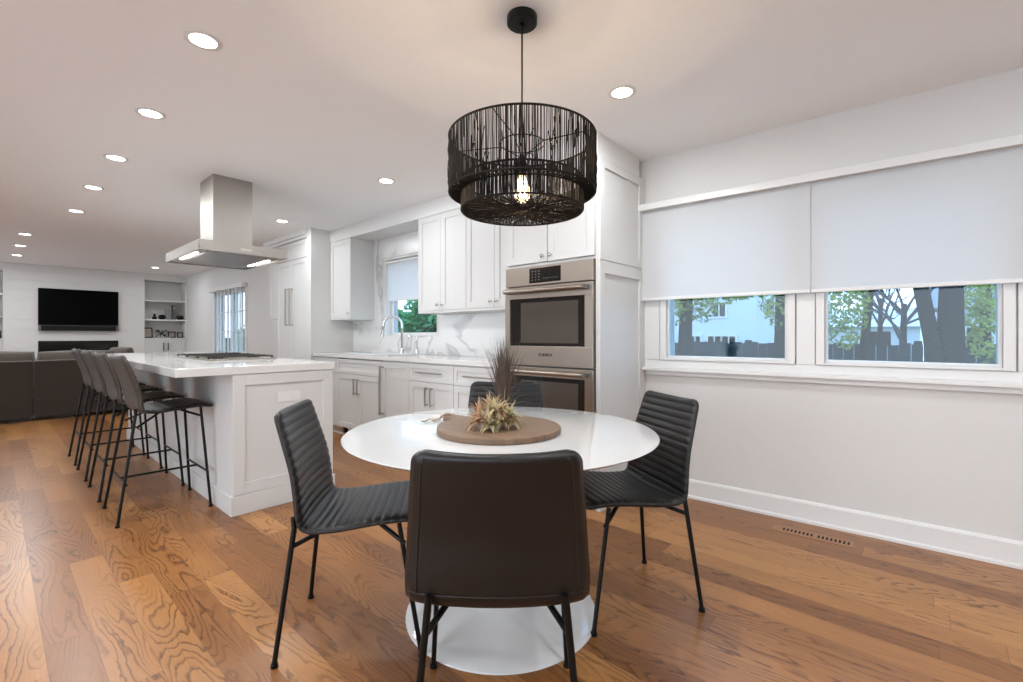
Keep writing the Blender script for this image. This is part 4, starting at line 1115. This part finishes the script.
# board fence
FX = 9.6
t = thing('board_fence', 'weathered dark vertical board fence across the back yard', 'fence', (FX, 4, -.7))
m = MB(); y = -22.0; rnd = random.Random(5)
while y < 32:
    zt = 1.0+rnd.uniform(-.02, .02)
    m.box(FX+rnd.uniform(-.006, .006), FX+.022, y, y+.138, -.7, zt); y += .145
build('board_panel', m, M_fence, t)
m = MB(); m.box(FX+.024, FX+.06, -22, 32, -.3, -.2); m.box(FX+.024, FX+.06, -22, 32, .6, .7); build('rails', m, M_fence, t)
for i in range(22): build('post', MB().box(FX+.024, FX+.12, -22+i*2.45, -21.9+i*2.45, -.7, 1.05), M_fence, t)

def house(cx_, cy_, w, d_, z1, rz, label, wins, roof=M_roof, wall=M_siding, rh=2.2, lap=.16, side=()):
    t = thing('house', label, 'house', (cx_, cy_, -.7), rz)
    Mx = WM[t.name]
    m = MB(Mx); z = 0
    while z < z1+.7:
        q = min(z+lap, z1+.7)
        m.box(-w/2-.006, w/2+.006, -d_/2-.006, d_/2+.006, z, z+lap*.25); m.box(-w/2, w/2, -d_/2, d_/2, z+lap*.25, q); z += lap
    build('siding_wall', m, wall, t)
    m = MB(Mx); e = .4
    m.prism([(-d_/2-e, z1+.7), (0, z1+.7+rh), (d_/2+e, z1+.7)], -w/2-e, w/2+e, 'x'); build('roof', m, roof, t)
    for (u, zz, ww, hh) in wins:
        m = MB(Mx); m.box(u-ww/2-.08, u+ww/2+.08, -d_/2-.05, -d_/2, zz-.08, zz+hh+.08); f_ = build('window', m, M_trim, t)
        m = MB(Mx); m.box(u-ww/2, u-.03, -d_/2-.06, -d_/2-.04, zz, zz+hh); m.box(u+.03, u+ww/2, -d_/2-.06, -d_/2-.04, zz, zz+hh); build('pane', m, M_blackglass, f_)
    for (v_, zz, ww, hh) in side:
        m = MB(Mx); m.box(w/2, w/2+.05, v_-ww/2-.08, v_+ww/2+.08, zz-.08, zz+hh+.08); f_ = build('window', m, M_trim, t)
        m = MB(Mx); m.box(w/2+.04, w/2+.06, v_-ww/2, v_-.03, zz, zz+hh); m.box(w/2+.04, w/2+.06, v_+.03, v_+ww/2, zz, zz+hh); build('pane', m, M_blackglass, f_)
    return t
# white house seen through the left window; its long side faces us
hx, hy = at(759, 19)
house(hx+1.95, hy+4.0-.17, 8.0, 4.0, 5.2, -PI/2-.087, 'tall white sided house behind the fence, seen through the left window',
      [(2.35, 1.35, .52, .45), (2.95, 1.35, .52, .45), (1.5, 1.4, .45, .4), (2.55, 2.65, .5, .55), (-1.5, 2.6, .9, 1.2), (0.4, 3.9, .8, 1.0)], side=[(-.5, 2.75, .9, .6), (.9, 1.2, .8, .6)])
hx, hy = at(842, 30)
house(hx+4, hy, 7, 6, 1.7, -PI/2+.1, 'low pale house with a light roof far behind the fence, in the middle', [(-2.5, 1.2, 1.6, .9), (1.5, 1.2, 1.2, .9)], roof=M_snowroof, rh=1.3)
hx, hy = at(915, 41)
house(hx+3, hy, 10, 6, 2.1, -PI/2, 'low pale house behind the forked tree trunk', [(-3, 1.2, 1.6, .9), (2.2, 1.2, 1.2, .9)], roof=M_snowroof, rh=1.5)
hx, hy = at(1005, 20)
house(hx+2, hy-1, 6, 4, 2.4, -PI/2-.1, 'grey roofed house at the right edge of the window view', [(-2, 1.3, .9, .9), (1.2, 1.3, 1.3, .9)], rh=1.6)

def leaves(m, c, r, n, size, rnd, flat=1):
    for i in range(n):
        while True:
            q = Vector((rnd.uniform(-1, 1), rnd.uniform(-1, 1), rnd.uniform(-1, 1)))
            if q.length < 1: break
        p = Vector(c)+Vector((q.x*r[0], q.y*r[1], q.z*r[2])); s_ = size*rnd.uniform(.6, 1.4)
        a = Vector((rnd.gauss(0, 1), rnd.gauss(0, 1), rnd.gauss(0, 1))).normalized(); b_ = a.orthogonal().normalized()
        m.bm.faces.new([m.v(p+a*s_), m.v(p+b_*s_*.45), m.v(p-a*s_*.7), m.v(p-b_*s_*.45)])
def branch(m, p, d_, L_, r, depth, rnd, spread=.6):
    p = Vector(p); d_ = Vector(d_).normalized(); pts = [p]; rs = [r]; q = p
    for i in range(3):
        d_ = (d_+Vector((rnd.uniform(-.15, .15), rnd.uniform(-.15, .15), rnd.uniform(-.05, .12)))).normalized(); q = q+d_*L_/3; pts.append(q); rs.append(r*(1-.15*(i+1)))
    m.tube(pts, rs, 6 if depth > 1 else 4, cap=False)
    if depth:
        for k in range(3 if depth > 1 else 4):
            a = Vector((rnd.gauss(0, 1), rnd.gauss(0, 1), rnd.gauss(0, .6)+.2)).normalized()
            branch(m, pts[rnd.choice((2, 3))], d_+a*spread*1.3, L_*.68, r*.5, depth-1, rnd, spread)
def tree(px, d_, trunks, crowns, label, leafm, name='tree', bare=False, seed=1, lsize=.07, dens=900):
    x, y = at(px, d_); rnd = random.Random(seed)
    t = thing(name, label, 'tree', (x, y, -.7))
    right = Vector((CS, -SN, 0)); fwd = Vector((SN, CS, 0))
    m = MB()
    for tr in trunks:
        pts = [Vector((x, y, -.7))+right*a+fwd*(b_)+Vector((0, 0, z)) for a, b_, z, r in tr]
        m.tube(pts, [q[3] for q in tr], 12)
    build('trunk', m, M_bark, t, smooth=1)
    if bare:
        m = MB(); tr = trunks[0][-1]; p = Vector((x, y, -.7))+right*tr[0]+fwd*tr[1]+Vector((0, 0, tr[2]))
        for k in range(9):
            branch(m, p-Vector((0, 0, rnd.uniform(0, 1.6))), (rnd.uniform(-1, 1), rnd.uniform(-1, 1), rnd.uniform(.15, 1.1)), 1.7, .055, 3, rnd)
        build('branches', m, M_barkp, t)
    m = MB()
    for (a, b_, z, ra, rz_, k) in crowns:
        c = Vector((x, y, -.7))+right*a+fwd*b_+Vector((0, 0, z)); leaves(m, c, (ra, ra, rz_), int(dens*k), lsize, rnd)
    if crowns: build('foliage', m, leafm, t)
    return t
# left window: trunk with low hanging foliage
tree(686, 7.0, [[(0, 0, 0, .15), (-.03, 0, 1.2, .11), (.0, 0, 2.2, .09), (.05, 0, 3.6, .08)]],
     [(.40, 0, 2.48, .62, .20, .55), (-.12, 0, 2.30, .22, .32, .3), (.95, .1, 2.50, .35, .12, .12), (.25, 0, 2.22, .22, .20, .12), (.2, 0, 2.9, 1.3, .28, .6), (0, 0, 3.7, 1.6, .8, 1.2)], 'leafy tree with hanging yellow green leaves in the left window', M_leafg, seed=2, lsize=.055)
tree(783, 8.2, [[(0, 0, 0, .12), (-.05, 0, 1.5, .10), (0, 0, 3.6, .09)]],
     [(0, 0, 2.4, .38, .5, .45), (-.1, 0, 3.6, .9, .8, .8)], 'slim leafy tree at the right side of the left window', M_leafg, seed=4, lsize=.055)
# right window
tree(866, 7.4, [[(-.12, 0, 0, .075), (-.05, 0, 1.5, .06), (.07, 0, 2.6, .058), (.18, 0, 4.2, .05)]],
     [(-.35, 0, 2.35, .34, .75, .9), (-.1, 0, 3.1, .7, .25, .3), (0, 0, 4.3, 1.2, .7, .8)], 'thin leaning tree with green ivy leaves at the left of the right window', M_leafg, seed=6, lsize=.05)
tree(945, 6.0, [[(.0, 0, 0, .26), (.03, 0, .9, .19), (.07, 0, 1.6, .14), (.08, 0, 2.6, .115), (.06, 0, 3.9, .11)],
                [(-.02, 0, .2, .2), (-.07, 0, 1.2, .10), (-.13, .05, 1.8, .085), (-.25, .1, 2.6, .08), (-.42, .1, 3.9, .075)],
                [(.05, .1, .4, .16), (.20, .1, 1.4, .06), (.20, .1, 2.6, .045), (.3, .1, 3.9, .04)]],
     [(.50, 0, 2.2, .26, .75, .55), (0, 0, 4.2, 1.4, .7, .8), (.62, .1, 2.75, .3, .25, .2)], 'big dark forked tree trunk in the middle of the right window', M_leafg, seed=8, lsize=.05)
tree(903, 17, [[(0, 0, 0, .14), (0, 0, 1.6, .11), (.05, 0, 3.0, .08)]], [], 'bare wintry tree spreading fine branches beyond the fence', M_leafg, bare=True, seed=9)
tree(880, 22, [[(0, 0, 0, .14), (0, 0, 1.8, .11), (.05, 0, 3.6, .08)]], [], 'second bare tree farther off between the low houses', M_leafg, bare=True, seed=12)
tree(985, 10.5, [[(0, 0, 0, .13), (0, 0, 2.0, .10), (.05, 0, 4.0, .08)]], [(0, 0, 2.6, .55, .5, .25), (0, 0, 3.8, 1.2, .7, .5)], 'loose leafy tree behind the fence at the right picture edge', M_leafg, seed=13, lsize=.07)
# beyond the sink window and the living-room door
def evergreen(x, y, r, h_, label, seed):
    rnd = random.Random(seed); t = thing('shrub', label, 'shrub', (x, y, -.7)); m = MB()
    build('trunk', MB().tube([(x, y, -.7), (x, y, h_*.6-.7)], [.12, .07], 10), M_bark, t)
    for k in range(9): leaves(m, (x+rnd.uniform(-.4, .4)*r, y+rnd.uniform(-.4, .4)*r, -.7+h_*rnd.uniform(.2, .8)), (r*.62, r*.62, h_*.28), 2200, .095, rnd)
    build('foliage', m, M_leafd, t)
evergreen(7.7, 9.3, 1.15, 2.9, 'dense deep green shrub outside the sink window', 21)
evergreen(8.4, 13.0, .9, 2.6, 'dark green shrub at the left in the sink window view', 22)
evergreen(6.6, 16.5, 1.5, 3.4, 'tall evergreen outside the glazed living room door', 23)

# ------------------------------------------------------------------ light and camera
w = bpy.data.worlds.new('sky'); bpy.context.scene.world = w; w.use_nodes = True
nt = w.node_tree; bg = nt.nodes['Background']
tc = N(nt, 'ShaderNodeTexCoord'); sp = N(nt, 'ShaderNodeSeparateXYZ'); nt.links.new(tc.outputs['Generated'], sp.inputs[0])
r = N(nt, 'ShaderNodeValToRGB'); nt.links.new(sp.outputs['Z'], r.inputs[0])
r.color_ramp.elements[0].position = 0; r.color_ramp.elements[0].color = (.86, .93, 1, 1); r.color_ramp.elements[1].position = .7; r.color_ramp.elements[1].color = (.66, .80, 1, 1)
nt.links.new(r.outputs[0], bg.inputs[0]); bg.inputs[1].default_value = 4.8

cam = bpy.data.cameras.new('camera'); co = bpy.data.objects.new('camera', cam); C.objects.link(co)
cam.sensor_width = 36; cam.lens = FPX/1023*36; cam.clip_start = .05; cam.clip_end = 200
cam.shift_y = -(341-HY)/1023
co.location = (0, 0, CAMZ); co.rotation_euler = (PI/2, 0, -YAW)
sc = bpy.context.scene; sc.camera = co
sc.view_settings.view_transform = 'Standard'; sc.view_settings.look = 'None'; sc.view_settings.gamma = 1; sc.view_settings.use_curve_mapping = False
sc.view_settings.exposure = 0.14
sc.cycles.use_denoising = True
sc.cycles.max_bounces = 10; sc.cycles.diffuse_bounces = 6; sc.cycles.transparent_max_bounces = 12
sc.cycles.sample_clamp_indirect = 6
